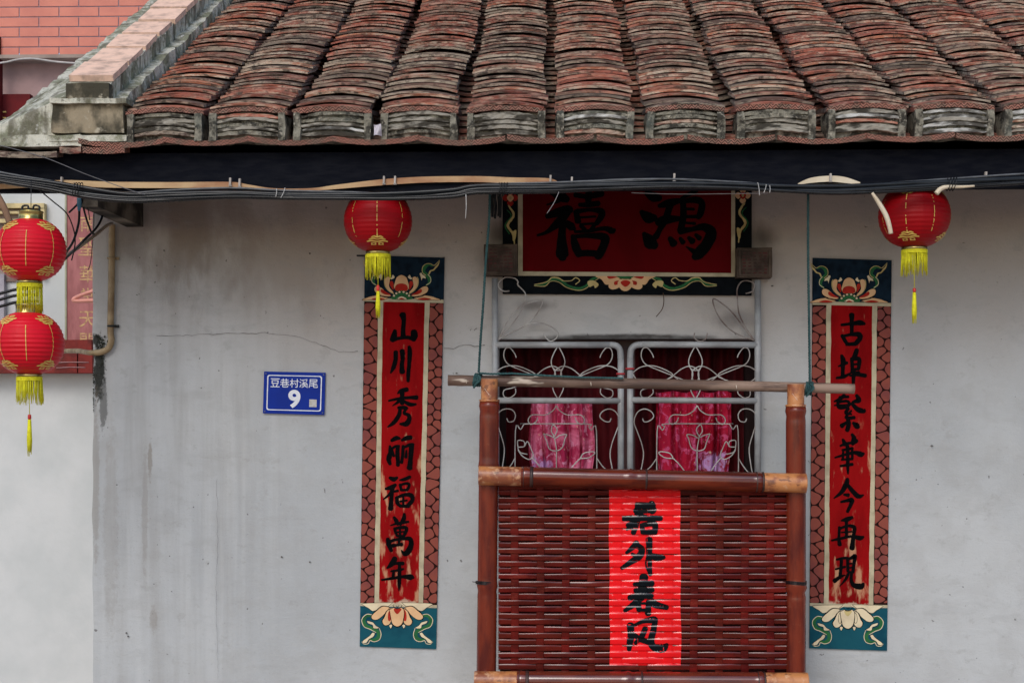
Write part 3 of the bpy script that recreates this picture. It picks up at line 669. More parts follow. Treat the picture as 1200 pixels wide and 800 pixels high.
PAPER = [(Q1, [[(310,150,46),(302,290,44),(270,392,38)],[(186,272,36),(330,265,48),(505,270,36)],[(228,332,44),(282,292,28)],[(300,150,36),(440,160,46)],[(290,205,44),(446,195,48)],[(425,140,44),(432,212,46)],[(345,325,38),(350,392,30)],[(352,325,34),(450,318,42),(452,390,40)],[(350,388,34),(450,385,38)],[(212,362,18),(262,340,28)],[(330,232,30),(420,300,26)]]),
 (Q1, [[(300,480,46),(250,530,34),(212,562,22)],[(292,498,40),(342,530,44),(322,590,52),(250,640,40),(172,692,28)],[(258,572,24),(302,592,28)],[(405,448,50),(405,580,42),(400,660,50),(416,748,28)],[(410,580,38),(470,602,52),(532,600,28)]]),
 (Q2, [[(360,40,64),(350,110,60),(330,220,60)],[(278,102,28),(432,95,42)],[(288,157,38),(432,150,40)],[(238,217,40),(350,200,50),(432,200,28)],[(350,190,50),(290,260,50),(196,328,26)],[(400,210,40),(450,270,52),(556,300,36)],[(310,270,40),(320,322,40)],[(400,250,36),(395,352,46)],[(320,265,18),(400,265,18)],[(310,322,24),(390,322,24)]]),
 (Q2, [[(245,450,52),(250,540,50),(240,600,46),(234,658,32)],[(278,452,22),(350,420,30),(430,405,50),(456,410,40),(440,500,44),(420,590,50),(450,640,52),(520,645,64),(558,616,26)],[(372,478,40),(340,550,40),(288,602,28)],[(258,518,28),(330,570,40),(392,592,38)]])]

# ------------------------------------------------------------------ painted couplets
def flat(c, c2=None, s=30, rough=.8, name='paint'): return simple(name, c, c2 or tuple(x*.7 for x in c), s, rough, .0006, 60, lo=.4, hi=.7, spec=.03)
g = N('red_lacquer_worn', .8, spec=.03)
n1 = g.noise(16, 7, (1.6, 1, .45)); n2 = g.noise(60, 5, (2, 1, .3))
c = g.mix(g.ramp(g.noise(7, 5, (1.5, 1, .5)), .4, .65), (.27, .005, .006), (.18, .003, .004))
zs = g.n('SeparateXYZ'); g.put(zs.inputs[0], g.pos); zl = P(470, 500, YW).z; zh = P(470, 700, YW).z
low = g.ramp(zs.outputs[2], zl, zh)
w1 = g.ramp(g.math('ADD', n1, g.math('MULTIPLY', low, .10)), .60, .70)
c = g.mix(g.math('MULTIPLY', g.math('MULTIPLY', w1, g.ramp(zs.outputs[2], P(0, 480, YW).z, P(0, 520, YW).z)), .75), c, (.52, .30, .17))
bot = g.ramp(zs.outputs[2], P(0, 690, YW).z, P(0, 709, YW).z)
w2 = g.ramp(g.math('ADD', g.noise(22, 6), g.math('MULTIPLY', bot, .28)), .62, .72)
c = g.mix(g.math('MULTIPLY', w2, bot), c, (.55, .46, .33))
c = g.mix(g.math('MULTIPLY', g.ramp(n2, .66, .74), .35), c, (.45, .20, .12))
g.col(c); g.bump(n2, .001, .5); M_LACQ = g.mat
M_CREAM = flat((.50, .44, .30), (.36, .31, .21), 20, name='cream_paint')
M_NAVY = flat((.010, .022, .038), (.006, .012, .02), name='navy_paint')
M_TEAL = flat((.012, .085, .115), (.008, .055, .085), 14, name='teal_paint')
M_INK = flat((.003, .003, .0035), name='black_ink')
M_PEB = flat((.25, .068, .050), (.19, .055, .05), 12, name='dusky_pink_paint')
M_PEBK = flat((.022, .008, .007), name='dark_brown_paint')
M_PET = flat((.72, .46, .25), (.62, .38, .2), 20, name='peach_petal_paint')
M_PETC = flat((.72, .62, .42), (.6, .5, .34), 20, name='cream_petal_paint')
M_PRED = flat((.42, .03, .02), name='petal_red_paint')
M_GRN = flat((.03, .14, .05), (.02, .09, .04), name='leaf_green_paint')
M_OCH = flat((.55, .45, .2), (.42, .33, .14), name='ochre_line_paint')
M_WCREAM = flat((.42, .36, .30), name='pale_dusty_paint')
MATS = [M_NAVY, M_PET, M_PRED, M_GRN, M_OCH, M_INK, M_PETC]

def mk(Y): return lambda u, v, e: P(u, v, Y - e)
def fo(g, pts, o, s, f, e, mi=0):
    fill(g, pts, o, s, f, e, mi)
    if mi in (1, 6):
        n = len(pts); q = list(pts) + [pts[0], pts[1]]
        stroke(g, [(x, y, 5) for x, y in q[:n+1]], o, s, f, e+.00005, mi=5, rag=.2)
def lotus_top(g, o, s, f, e=.0012):
    """lotus with scrolls, drawn in the units of a 1200x700 sheet; petals outermost first"""
    for m in (1, -1):
        X = lambda x: 550 + m*(x-550)
        T = lambda pts: [(X(x), y) for x, y in pts]
        fo(g, T([(700,575),(800,545),(900,555),(960,575),(1010,600),(880,600),(760,600)]), o, s, f, e, 1)
        fo(g, T([(740,590),(820,572),(900,590),(820,600)]), o, s, f, e+.0001, 2)
        fo(g, T([(660,550),(700,530),(790,450),(850,440),(868,480),(840,520),(770,550),(700,560)]), o, s, f, e+.0001, 1)
        fo(g, T([(670,540),(720,510),(780,470),(790,505),(740,535)]), o, s, f, e+.0002, 2)
        fo(g, T([(640,505),(690,440),(680,345),(715,325),(745,360),(738,430),(700,490),(655,520)]), o, s, f, e+.0003, 1)
        fo(g, T([(645,480),(685,420),(680,385),(655,380),(640,420)]), o, s, f, e+.0004, 2)
        stroke(g, [(X(x), y, w) for x, y, w in ((638,528,8),(700,490,8),(742,430,8),(748,360,8),(735,330,5))], o, s, f, e+.0005, mi=4, rag=0)
        stroke(g, [(X(x), y, w) for x, y, w in ((700,572,9),(790,556,9),(850,520,9),(872,470,7))], o, s, f, e+.0005, mi=5, rag=0)
        fo(g, T([(640,350),(625,330),(650,302),(668,335),(690,330),(668,360)]), o, s, f, e+.0002, 6)
        # scroll leaf
        stroke(g, [(X(x), y, w) for x, y, w in ((835,430,10),(875,400,30),(880,345,46),(850,310,44),(812,270,40),(825,215,44),(870,185,30),(915,200,18))], o, s, f, e, mi=3, rag=.1)
        stroke(g, [(X(x), y, w) for x, y, w in ((845,425,7),(892,390,7),(892,340,7),(862,300,7))], o, s, f, e+.0001, mi=6, rag=0)
        stroke(g, [(X(x), y, w) for x, y, w in ((838,312,7),(798,275,7),(800,215,7),(840,178,7),(890,175,7),(930,195,7),(955,180,7),(998,135,5))], o, s, f, e+.0001, mi=4, rag=0)
        fo(g, T([(870,290),(885,255),(925,240),(950,205),(975,180),(1000,140),(985,195),(960,225),(930,255),(900,265),(880,300)]), o, s, f, e+.0002, 4)
        fo(g, T([(760,290),(785,278),(800,300),(830,320),(838,350),(800,345),(790,380),(775,330)]), o, s, f, e+.0002, 6)
    fo(g, [(460,440),(480,370),(500,330),(550,305),(605,330),(625,370),(642,440),(620,490),(550,500),(485,490)], o, s, f, e+.0006, 1)
    fo(g, [(478,480),(490,425),(550,405),(612,425),(624,480),(550,500)], o, s, f, e+.0007, 2)
    fo(g, [(440,590),(470,530),(510,500),(550,490),(595,500),(640,530),(672,590)], o, s, f, e+.0008, 3)
    for a in (-62, -38, -14, 14, 38, 62):
        x = 552+math.sin(R(a))*100; y = 592-math.cos(R(a))*88
        fo(g, [(x-18, y), (x, y-16), (x+18, y), (x, y+14)], o, s, f, e+.0009, 6)
    fo(g, [(500,592),(520,565),(552,555),(590,565),(612,592)], o, s, f, e+.0009, 6)
    fo(g, [(522,592),(552,574),(590,592)], o, s, f, e+.001, 2)
def lotus_bottom(g, o, s, f, pet=1, e=.0012):
    for m in (1, -1):
        X = lambda x: 510 + m*(x-510)
        T = lambda pts: [(X(x), y) for x, y in pts]
        fo(g, T([(560,130),(900,140),(895,170),(850,195),(800,230),(740,215),(640,190)]), o, s, f, e, 6)
        fo(g, T([(600,185),(680,175),(750,225),(810,285),(800,325),(745,330),(680,285),(630,230)]), o, s, f, e+.0002, pet)
        stroke(g, [(X(x), y, w) for x, y, w in ((610,178,7),(690,172,7),(760,225,7),(815,290,6),(800,335,5))], o, s, f, e+.0003, mi=5, rag=0)
        fo(g, T([(580,200),(630,230),(660,300),(685,350),(660,395),(610,390),(580,340)]), o, s, f, e+.0003, pet)
        stroke(g, [(X(x), y, w) for x, y, w in ((585,198,6),(640,235,6),(668,300,6),(690,350,6),(662,400,5))], o, s, f, e+.0004, mi=5, rag=0)
        fo(g, T([(585,215),(615,250),(618,330),(590,340)]), o, s, f, e+.0004, 2 if pet == 1 else pet)
        fo(g, T([(565,395),(585,385),(605,400),(585,435)]), o, s, f, e+.0002, 6)
        stroke(g, [(X(x), y, w) for x, y, w in ((805,290,24),(870,285,38),(905,335,44),(880,400,44),(810,430,36),(740,470,38),(730,530,44),(775,565,34),(830,560,20))], o, s, f, e, mi=3, rag=.1)
        stroke(g, [(X(x), y, w) for x, y, w in ((800,275,8),(870,268,8),(925,330,8),(900,410,8),(830,442,8),(760,480,6))], o, s, f, e+.0001, mi=6, rag=0)
        stroke(g, [(X(x), y, w) for x, y, w in ((720,430,6),(700,500,8),(720,565,8),(780,588,8),(830,575,8),(850,610,7),(900,615,7),(925,590,5))], o, s, f, e+.0001, mi=6, rag=0)
        fo(g, T([(715,425),(760,400),(790,365),(830,350),(865,345),(850,375),(800,395),(790,430),(750,435)]), o, s, f, e+.0002, 6)
        fo(g, T([(770,490),(800,480),(830,515),(870,545),(915,580),(910,605),(870,600),(840,560),(790,530)]), o, s, f, e+.0002, 6)
    fo(g, [(420,215),(470,190),(510,200),(560,190),(590,230),(585,310),(565,380),(510,412),(455,380),(435,310)], o, s, f, e+.0005, pet)
    stroke(g, [(420,215,5),(432,310,6),(455,385,6),(510,416,6),(568,385,6),(590,310,6),(594,225,5)], o, s, f, e+.0006, mi=5, rag=0)
    fo(g, [(470,205),(510,200),(560,205),(540,240),(510,265),(480,240)], o, s, f, e+.0006, 2 if pet == 1 else 4)
    stroke(g, [(460,160,5),(480,195,6),(510,205,6),(545,195,6),(565,160,5)], o, s, f, e+.0007, mi=5, rag=0)
    stroke(g, [(495,165,5),(512,180,6),(530,165,5)], o, s, f, e+.0007, mi=5, rag=0)

def quad(g, pts, Y, th=.002, mi=0):
    """slab with the front face through 4 photo points (tl, tr, br, bl)"""
    a = [P(u, v, Y) for u, v in pts]; b = [p + Vector((0, th, 0)) for p in a]
    g.add(a+b, [(3,2,1,0), (0,1,5,4), (1,2,6,5), (2,3,7,6), (3,0,4,7), (4,5,6,7)], mi)

def couplet(L, name, label, chars, ttop, tbot, lotus_b_origin, petal):
    """L(t) -> (x_left, red_left, red_right, x_right) at row fraction; everything measured on the wall"""
    (tx0, ty0), (tx1, ty1) = ttop; (bx0, by0), (bx1, by1) = tbot
    root = empty(name, P((tx0+tx1)/2, by1, YW), label, 'couplet', 'painted couplets either side of the window')
    Yb = YW-.007
    lx = lambda v: tx0 + (bx0-tx0)*(v-ty0)/(by1-ty0)
    rx = lambda v: tx1 + (bx1-tx1)*(v-ty0)/(by1-ty0)
    yt = ty1; yb = by0            # text zone
    g = G(); quad(g, [(tx0, ty0), (tx1, ty0+3), (rx(yt), yt+2), (lx(yt), yt)], Yb, .006); g.obj('head_panel', M_NAVY, root)
    g = G(); quad(g, [(lx(yb), yb), (rx(yb), yb+3), (bx1, by1+3), (bx0, by1)], Yb, .006); g.obj('foot_panel', M_TEAL, root)
    g = G(); quad(g, [(lx(yt), yt), (rx(yt), yt+2), (rx(yb), yb+3), (lx(yb), yb)], Yb, .006); g.obj('border_ground', M_PEBK, root)
    bl = lambda v: lx(v)+16.5; br = lambda v: rx(v)-16.5 ; cw = 5.5
    g = G(); quad(g, [(lx(yt), yt-1), (rx(yt), yt+1), (rx(yt), yt+5), (lx(yt), yt+3)], Yb-.0008, .0005)
    for side in (0, 1):
        n = 24; vs = []
        for i in range(n+1):
            v = yt+3+(yb-yt-2)*i/n; u = bl(v) if side == 0 else br(v)-cw; j = random.uniform(-.4, .4)
            vs += [P(u+j, v, Yb-.0006), P(u+cw+random.uniform(-.4, .4), v, Yb-.0006)]
        g.add(vs, [(2*i, 2*i+2, 2*i+3, 2*i+1) for i in range(n)])
    quad(g, [(lx(yb), yb-1), (rx(yb), yb+1.5), (rx(yb), yb+5), (lx(yb), yb+2.5)], Yb-.0008, .0005)
    g.obj('cream_edging', M_CREAM, root)
    g = G(); quad(g, [(bl(yt)+cw-.3, yt+3.5), (br(yt)-cw+.3, yt+4.5), (br(yb)-cw+.3, yb+1), (bl(yb)+cw-.3, yb)], Yb-.0004, .0003)
    g.obj('text_field', M_LACQ, root)
    for c in chars:
        g = G(); o, st = CH[c]; char(g, [[(x, y, w_*(1.45 if c in ('fan', 'hua', 'bu') else 1.25)) for x, y, w_ in q_] for q_ in st], o, 8, mk(Yb), .0009); g.obj('brush_character', M_INK, root)
    # rounded cobble-like cells: inset Voronoi cells of jittered seeds
    g = G()
    for side in (0, 1):
        seeds = []; v = yt-2; k_ = 0
        while v < yb+8:
            w_ = random.choice((0, 1, 1, 1, 2))
            a0, a1 = (.26, .78)
            seeds.append((random.uniform(-.2, .2)+(a0 if k_ % 2 else a1), v, random.uniform(-2, 2)))
            v += random.uniform(4.5, 10.5); k_ += 1
        W = 16
        S = []
        for fx, v, j in seeds:
            x0 = (lx(v)+.2 if side == 0 else br(v)+.2); S.append((x0+fx*W, v+j))
        for i, (cx_, cy_) in enumerate(S):
            poly = [(lx(cy_)+.1 if side == 0 else br(cy_)+.3, yt+5), (bl(cy_)-.2 if side == 0 else rx(cy_)-.1, yt+5), (bl(cy_)-.2 if side == 0 else rx(cy_)-.1, yb-1), (lx(cy_)+.1 if side == 0 else br(cy_)+.3, yb-1)]
            for j_ in range(max(0, i-6), min(len(S), i+7)):
                if j_ == i: continue
                mx, my = (S[j_][0]+cx_)/2, (S[j_][1]+cy_)/2; dx, dy = S[j_][0]-cx_, S[j_][1]-cy_; L = math.hypot(dx, dy)
                if L < .1: continue
                dx /= L; dy /= L; mx -= dx*.62; my -= dy*.62
                new = []
                for a, b in zip(poly, poly[1:]+poly[:1]):
                    da = (a[0]-mx)*dx+(a[1]-my)*dy; db = (b[0]-mx)*dx+(b[1]-my)*dy
                    if da <= 0: new.append(a)
                    if da*db < 0: t = da/(da-db); new.append((a[0]+(b[0]-a[0])*t, a[1]+(b[1]-a[1])*t))
                poly = new
                if len(poly) < 3: break
            if len(poly) < 3: continue
            ar = abs(sum(a[0]*b[1]-b[0]*a[1] for a, b in zip(poly, poly[1:]+poly[:1])))/2
            if ar < 8: continue
            for _ in range(2):
                poly = [(a[0]*(1-t)+b[0]*t, a[1]*(1-t)+b[1]*t) for a, b in zip(poly, poly[1:]+poly[:1]) for t in (.22, .78)]
            fill(g, poly, (0, 0), 1, mk(Yb), .0004, sub=1)
    g.obj('cobble_pattern', M_PEB, root, kind='stuff')
    g = G(); lotus_top(g, (tx0-13+(tx1-tx0-92)/2, ty0-7.5), 10, mk(Yb)); g.obj('lotus_painting', MATS, root)
    g = G(); lotus_bottom(g, lotus_b_origin, 10, mk(Yb), petal); g.obj('lotus_painting', MATS, root)
    return root
couplet(None, 'painted_couplet', 'tall red painted couplet in black brushwork left of the window, near the blue number sign',
        ['shan', 'chuan', 'xiu', 'li', 'fu', 'wan', 'nian'], ((427.5, 299), (521, 350)), ((421.5, 707), (511, 757)), (414.5, 692.5), 1)
couplet(None, 'painted_couplet', 'tall red painted couplet in black brushwork right of the window, below the right-hand lantern',
        ['gu', 'bu', 'fan', 'hua', 'jin', 'zai', 'xian'], ((952.5, 302), (1045, 354)), ((948.5, 707), (1039.5, 759)), (942.5, 695), 6)

# ------------------------------------------------------------------ name board over the window
root = empty('name_board', P(735, 345, YW), 'red board with two large black characters over the window', 'sign board')
Yb = YW-.02
g = G(); quad(g, [(589, 200), (881, 200), (881, 346), (589, 344)], Yb, .019); g.obj('black_border', M_NAVY if False else flat((.006, .008, .010), name='black_lacquer'), root)
g = G()
for q in ([(607, 203), (612.5, 203), (612.5, 318), (607, 323)], [(857, 203), (861.5, 203), (861.5, 324), (857, 320)], [(612.6, 318), (857, 320), (861.5, 324.2), (607.2, 323)]): quad(g, q, Yb-.003, .0028)
g.obj('cream_moulding', M_CREAM, root)
g = G(); quad(g, [(612.6, 203), (856.9, 203), (856.9, 319.9), (612.6, 317.9)], Yb-.0012, .001); g.obj('red_field', flat((.105, .003, .005), (.085, .003, .004), 8, name='deep_red_lacquer'), root)
for ch_ in (XI, HONG):
    g = G(); char(g, [[(x, y, w_*1.15) for x, y, w_ in q_] for q_ in ch_[1]], ch_[0], S7, mk(Yb), .0018, rag=.03); g.obj('brush_character', M_INK, root)
g = G(); f = mk(Yb); o = (600, 310); s = 4.286
for m in (1, -1):
    X = lambda x: 570+m*(x-570)
    T = lambda pts: [(X(x), y) for x, y in pts]
    stroke(g, [(X(x), y, w) for x, y, w in ((690,60,9),(740,75,14),(765,105,12),(810,120,12),(860,105,13),(900,78,13),(945,75,13),(980,100,9),(1025,103,4))], o, s, f, .001, mi=3, rag=.15)
    stroke(g, [(X(x), y, w) for x, y, w in ((700,66,3),(735,90,3),(770,120,4),(810,129,4),(865,115,4),(905,88,3),(945,84,3),(975,108,4),(1028,106,3))], o, s, f, .0012, mi=4, rag=.1)
    stroke(g, [(X(x), y, w) for x, y, w in ((820,98,5),(800,80,4),(820,66,5),(842,80,4),(880,82,4),(905,68,6),(940,66,6),(960,84,4),(1000,96,5),(1028,100,3))], o, s, f, .0012, mi=4, rag=.2)
    fill(g, T([(705,100),(730,80),(760,85),(752,112),(730,105),(722,118)]), o, s, f, .0013, 4)
    fill(g, T([(600,60),(690,52),(720,60),(690,75),(670,100),(640,95),(615,80)]), o, s, f, .0012, 1)
    fill(g, T([(610,62),(660,58),(650,72)]), o, s, f, .0014, 2)
    fill(g, T([(590,75),(640,75),(655,110),(635,125),(600,112)]), o, s, f, .0014, 1)
    fill(g, T([(595,80),(625,85),(625,102),(605,98)]), o, s, f, .0015, 2)
fill(g, [(530,95),(545,75),(570,70),(600,78),(608,100),(590,125),(570,133),(548,125)], o, s, f, .0016, 1)
fill(g, [(545,92),(558,80),(582,80),(595,92),(570,112)], o, s, f, .0017, 2)
fill(g, [(525,60),(570,74),(612,60),(590,50),(550,50)], o, s, f, .0016, 3)
g.obj('painted_ornament', MATS, root)
for (u, v0, k) in ((598, 232, 1), (870.5, 229, -1)):
    g = G()
    for a in range(4):
        x = u+5.5*math.cos(a*math.pi/2); y = v0+6*math.sin(a*math.pi/2)
        fill(g, [(x-3.8, y), (x, y-4), (x+3.8, y), (x, y+4)], (0, 0), 1, f, .001, 1 if k < 0 else 2)
    fill(g, [(u-4, v0), (u, v0-4.5), (u+4, v0), (u, v0+4.5)], (0, 0), 1, f, .0013, 2 if k < 0 else 1)
    fill(g, [(u-1.5, v0), (u, v0-2), (u+1.5, v0), (u, v0+2)], (0, 0), 1, f, .0015, 4)
    stroke(g, [(u-2*k, v0+9, 2), (u+4*k, v0+20, 2.6), (u-3*k, v0+32, 3), (u+3*k, v0+42, 2.5), (u+5*k, v0+55, 1.2)], (0, 0), 1, f, .001, mi=4, rag=.2)
    stroke(g, [(u-4*k, v0+14, 1), (u+1*k, v0+21, 1.4), (u-6*k, v0+32, 1.6), (u-1*k, v0+42, 1.4)], (0, 0), 1, f, .0011, mi=3, rag=.2)
    fill(g, [(u+3*k, v0+40), (u+7*k, v0+38), (u+6*k, v0+48), (u+3*k, v0+50)], (0, 0), 1, f, .0012, 4)
    g.obj('painted_ornament', MATS, root)

# square studs either side of the board
M_STUD = simple('weathered_wood_block', (.12, .09, .07), (.05, .038, .03), 18, .85, .003, 60)
M_STUDR = simple('faded_red_lettering', (.11, .035, .035), (.06, .04, .035), 40, .8)
for (u0, v0, u1, v1, lab) in ((567, 286, 606, 322, 'square brown lintel block with faded lettering left of the red board'), (864, 290, 905, 325, 'square brown lintel block with faded lettering right of the red board')):
    root = empty('lintel_block', P((u0+u1)/2, v1, YW), lab, 'lintel block', 'square lintel blocks beside the name board')
    c = (P(u0, v0, YW-.08)+P(u1, v1, YW-.08))/2; d = P(u1, v0, YW-.08)-P(u0, v1, YW-.08)
    rough_box(c+Vector((0, .04, 0)), (d.x, .078, d.z), u0, 8, 8, .003, 1).obj('block', M_STUD, root)
    g = G()
    for r in range(7):
        for k in range(5):
            v = v0+6.5+(v1-v0-12)*r/6; u = u0+8+(u1-u0-16)*k/4
            p = P(u+random.uniform(-.6, .6), v, YW-.0835); g.box(p, (random.uniform(.008, .016), .002, random.uniform(.004, .007)))
    g.obj('faded_lettering', M_STUDR, root, kind='stuff')
    fw = .006
    g = G()
    for (a, b) in (((u0+2, v0+2), (u1-2, v0+3.5)), ((u0+2, v1-3.5), (u1-2, v1-2)), ((u0+2, v0+3.6), (u0+4, v1-3.6)), ((u1-4, v0+3.6), (u1-2, v1-3.6))):
        p, q = P(*a, YW-.084), P(*b, YW-.084); g.box((p+q)/2, (abs(q.x-p.x), .006, abs(p.z-q.z)))
    g.obj('raised_rim', M_STUD, root)

# ------------------------------------------------------------------ number sign
root = empty('house_number_sign', P(345, 486, YW), 'blue enamel house number sign with white 9 on the plaster wall', 'sign')
Ys = YW-.008
cor = [(309.5, 435), (381.5, 436.5), (380, 486), (308, 484)]
g = G(); quad(g, cor, Ys, .005); g.obj('plate', simple('blue_enamel', (.003, .026, .27), (.003, .022, .23), 10, .4, spec=.12), root)
def bil(a, b): 
    t = (cor[0][0]*(1-a)+cor[1][0]*a, cor[0][1]*(1-a)+cor[1][1]*a); q = (cor[3][0]*(1-a)+cor[2][0]*a, cor[3][1]*(1-a)+cor[2][1]*a)
    return (t[0]*(1-b)+q[0]*b, t[1]*(1-b)+q[1]*b)
M_WP = flat((.72, .75, .80), (.62, .65, .72), name='white_enamel')
g = G(); pts = []
for (cx_, cy_, a0) in ((.91, .13, -90), (.91, .87, 0), (.09, .87, 90), (.09, .13, 180)):
    for s_ in range(5):
        aa = R(a0+s_*22.5); pts.append((cx_+.035*math.cos(aa), cy_+.05*math.sin(aa)))
vs = []
for (x, y) in pts:
    for k in (1.0, .962):
        kx = .5+(x-.5)*k; ky = .5+(y-.5)*(k-.012 if k < 1 else 1); vs.append(P(*bil(kx, ky), Ys-.0006))
n = len(pts); g.add(vs, [(2*i, (2*i+2) % (2*n), (2*i+3) % (2*n), 2*i+1) for i in range(n)]); g.obj('border_line', M_WP, root)
g = G()
for i, ch in enumerate('豆巷村溪尾'): put_text(g, ch, *bil(.185+.155*i, .265), 10.2, Ys-.0007, .004, rot=-.02)
put_text(g, '9', *bil(.505, .64), 21.5, Ys-.0007, .035, 1.05, -.02)
g.obj('lettering', M_WP, root)
g = G(); quad(g, [bil(.75, .64), bil(.87, .64), bil(.87, .82), bil(.75, .82)], Ys-.0006, .0004); g.obj('blank_sticker', flat((.5, .5, .48), (.42, .4, .35), 90, name='pale_sticker'), root)
g = G()
for a, b in ((.03, .05), (.97, .05), (.97, .95), (.03, .95)): g.tube([P(*bil(a, b), Ys), P(*bil(a, b), Ys-.003)], .0025, 8)
g.obj('screws', simple('screw_metal', (.12, .13, .2), None, 20, .4), root)

# gilt characters of the far pilaster
for ch, v, h in (('南', 262, 19), ('聖', 289, 21), ('華', 321, 20), ('堂', 346, 17), ('天', 374, 19), ('開', 400, 20)):
    g = G(); put_text(g, ch, 103, v, h, YN-.031, .004); g.obj('gilt_character', M_GILT, pil)

# ------------------------------------------------------------------ window: curtains and iron grille
YG = YW-.035
g = N('red_curtain_cloth', .8, spec=.2)
g.col(g.mix(g.ramp(g.noise(10, 4, (3, 1, .5)), .4, .65), (.10, .004, .008), (.045, .002, .005))); M_CURT = g.mat
def flowered(name, a, b, light, off):
    g = N(name, .8, spec=.1)
    n1 = g.noise(9, 5, off=off, dist=.8); n2 = g.noise(60, 2); n3 = g.noise(24, 4, dist=1.5, off=off)
    c = g.mix(g.ramp(n1, .44, .58), a, b)
    c = g.mix(g.math('MULTIPLY', g.ramp(n3, .54, .62), .8), c, light)
    lowm = g.blob(P(636, 548, YW+.15), (.06, 1, .06), n3, .9, .3, .7); lowm2 = g.blob(P(838, 545, YW+.15), (.09, 1, .08), n3, .9, .3, .7)
    c = g.mix(g.math('MULTIPLY', g.math('MAXIMUM', lowm, lowm2), .8), c, (.62, .40, .74))
    c = g.mix(g.math('MULTIPLY', g.ramp(n2, .68, .72), .8), c, (.75, .55, .35))
    g.col(c); return g.mat
M_PINK = flowered('pink_flowered_cloth', (.78, .20, .34), (.48, .03, .10), (.88, .38, .55), (1, 0, 3))
M_CRIM = flowered('crimson_flowered_cloth', (.50, .015, .055), (.30, .004, .02), (.72, .12, .28), (3, 0, 7))
def drape(name, u0, u1, v0, v1, Y, amp, folds, mat, label, seed, swag=0):
    if amp > .02:      # gathered cloth with deep narrow folds and a loose outline
        def fn(a, b):
            aa = a + .035*math.sin(b*2.2+seed)*math.sin(a*3.14); ph = aa*folds*2*math.pi
            d = amp*(abs(math.sin(ph*.5+.4*math.sin(b*3+seed)))**.6*1.2 + .35*math.sin(ph*1.7+seed+b))
            u = u0+(u1-u0)*a + (3.0*math.sin(b*5+seed) + 1.5*math.sin(b*11))*(1 if a < .5 else -1)*abs(a-.5)*1.4
            return P(u, v0+(v1-v0)*b + 1.2*math.sin(a*20), Y) + Vector((.006*math.cos(ph), .02-d, 0))
        g = G(); g.grid(fn, 110, 20); return tag(g.obj(name, mat), label, 'curtain')
    ph = seed*1.3
    def fn(a, b):
        u = u0+(u1-u0)*a; v = v0+(v1-v0)*b - (swag*math.sin(a*math.pi) * (1-b) if swag else 0)
        d = amp*(math.sin(a*folds*2*math.pi+ph) + .5*math.sin(a*folds*4.7+ph*2+b*1.5))
        return P(u+1.0*math.sin(b*4+a*9+seed), v, Y) + Vector((0, d, 0))
    g = G(); g.grid(fn, int(folds*10)+4, 14); return tag(g.obj(name, mat), label, 'curtain')
drape('window_curtain', 575, 735, 396, 600, YW+.24, .010, 9, M_CURT, 'dark red curtain hanging behind the left half of the window', 1)
drape('window_curtain', 742, 872, 396, 600, YW+.24, .010, 8, M_CURT, 'dark red curtain hanging behind the right half of the window', 2)
drape('window_curtain', 620, 696, 468, 600, YW+.17, .030, 5.5, M_PINK, 'pink flowered curtain showing behind the left grille panel', 3, 0)
drape('window_curtain', 768, 857, 459, 600, YW+.17, .030, 5.5, M_CRIM, 'crimson flowered curtain with lilac blossoms behind the right grille panel', 4, 0)
root = empty('window', P(735, 620, YW+.12), 'dark window with maroon wooden frame in the plaster wall', 'window')
M_MAR = simple('maroon_painted_wood', (.055, .008, .008), (.03, .006, .006), 20, .5)
for (u0, u1, mt) in ((586, 593, M_DARK), (728, 744, M_MAR), (873, 888, M_DARK)):
    g = G(); a, b = P(u0, 398, YW+.12), P(u1, 600, YW+.12); g.box(((a.x+b.x)/2, YW+.13, (a.z+b.z)/2), (b.x-a.x, .04, a.z-b.z)); g.obj('frame_stile', mt, root)
g = G(); a, b = P(584, 399, YW+.12), P(889, 407, YW+.12); g.box(((a.x+b.x)/2, YW+.128, (a.z+b.z)/2), (b.x-a.x, .05, a.z-b.z)); g.obj('frame_head', M_MAR, root)
g = G(); a, b = P(584, 585, YW+.12), P(889, 600, YW+.12); g.box(((a.x+b.x)/2, YW+.128, (a.z+b.z)/2), (b.x-a.x, .05, a.z-b.z)); g.obj('frame_sill', M_MAR, root)
root = empty('window_grille', P(735, 600, YG), 'grey iron window grille with scrolls and tulip patterns', 'window grille')
M_IRON = simple('grey_painted_iron', (.36, .375, .385), (.24, .245, .25), 12, .5, .0005, 80)
M_WIRE = simple('grey_painted_wire', (.46, .45, .43), (.28, .25, .23), 14, .5)
M_RTAPE = simple('red_tie', (.45, .02, .03), None, 20, .6)
r_ = .0115
for pts, nm in (([(580, 600), (580, 450), (580, 326)], 'post'), ([(888, 600), (888, 450), (888, 328)], 'post')):
    g = G(); g.tube([P(*p, YG) for p in pts], r_*1.0, 10, sub=1); g.obj('grille_post', M_IRON, root)
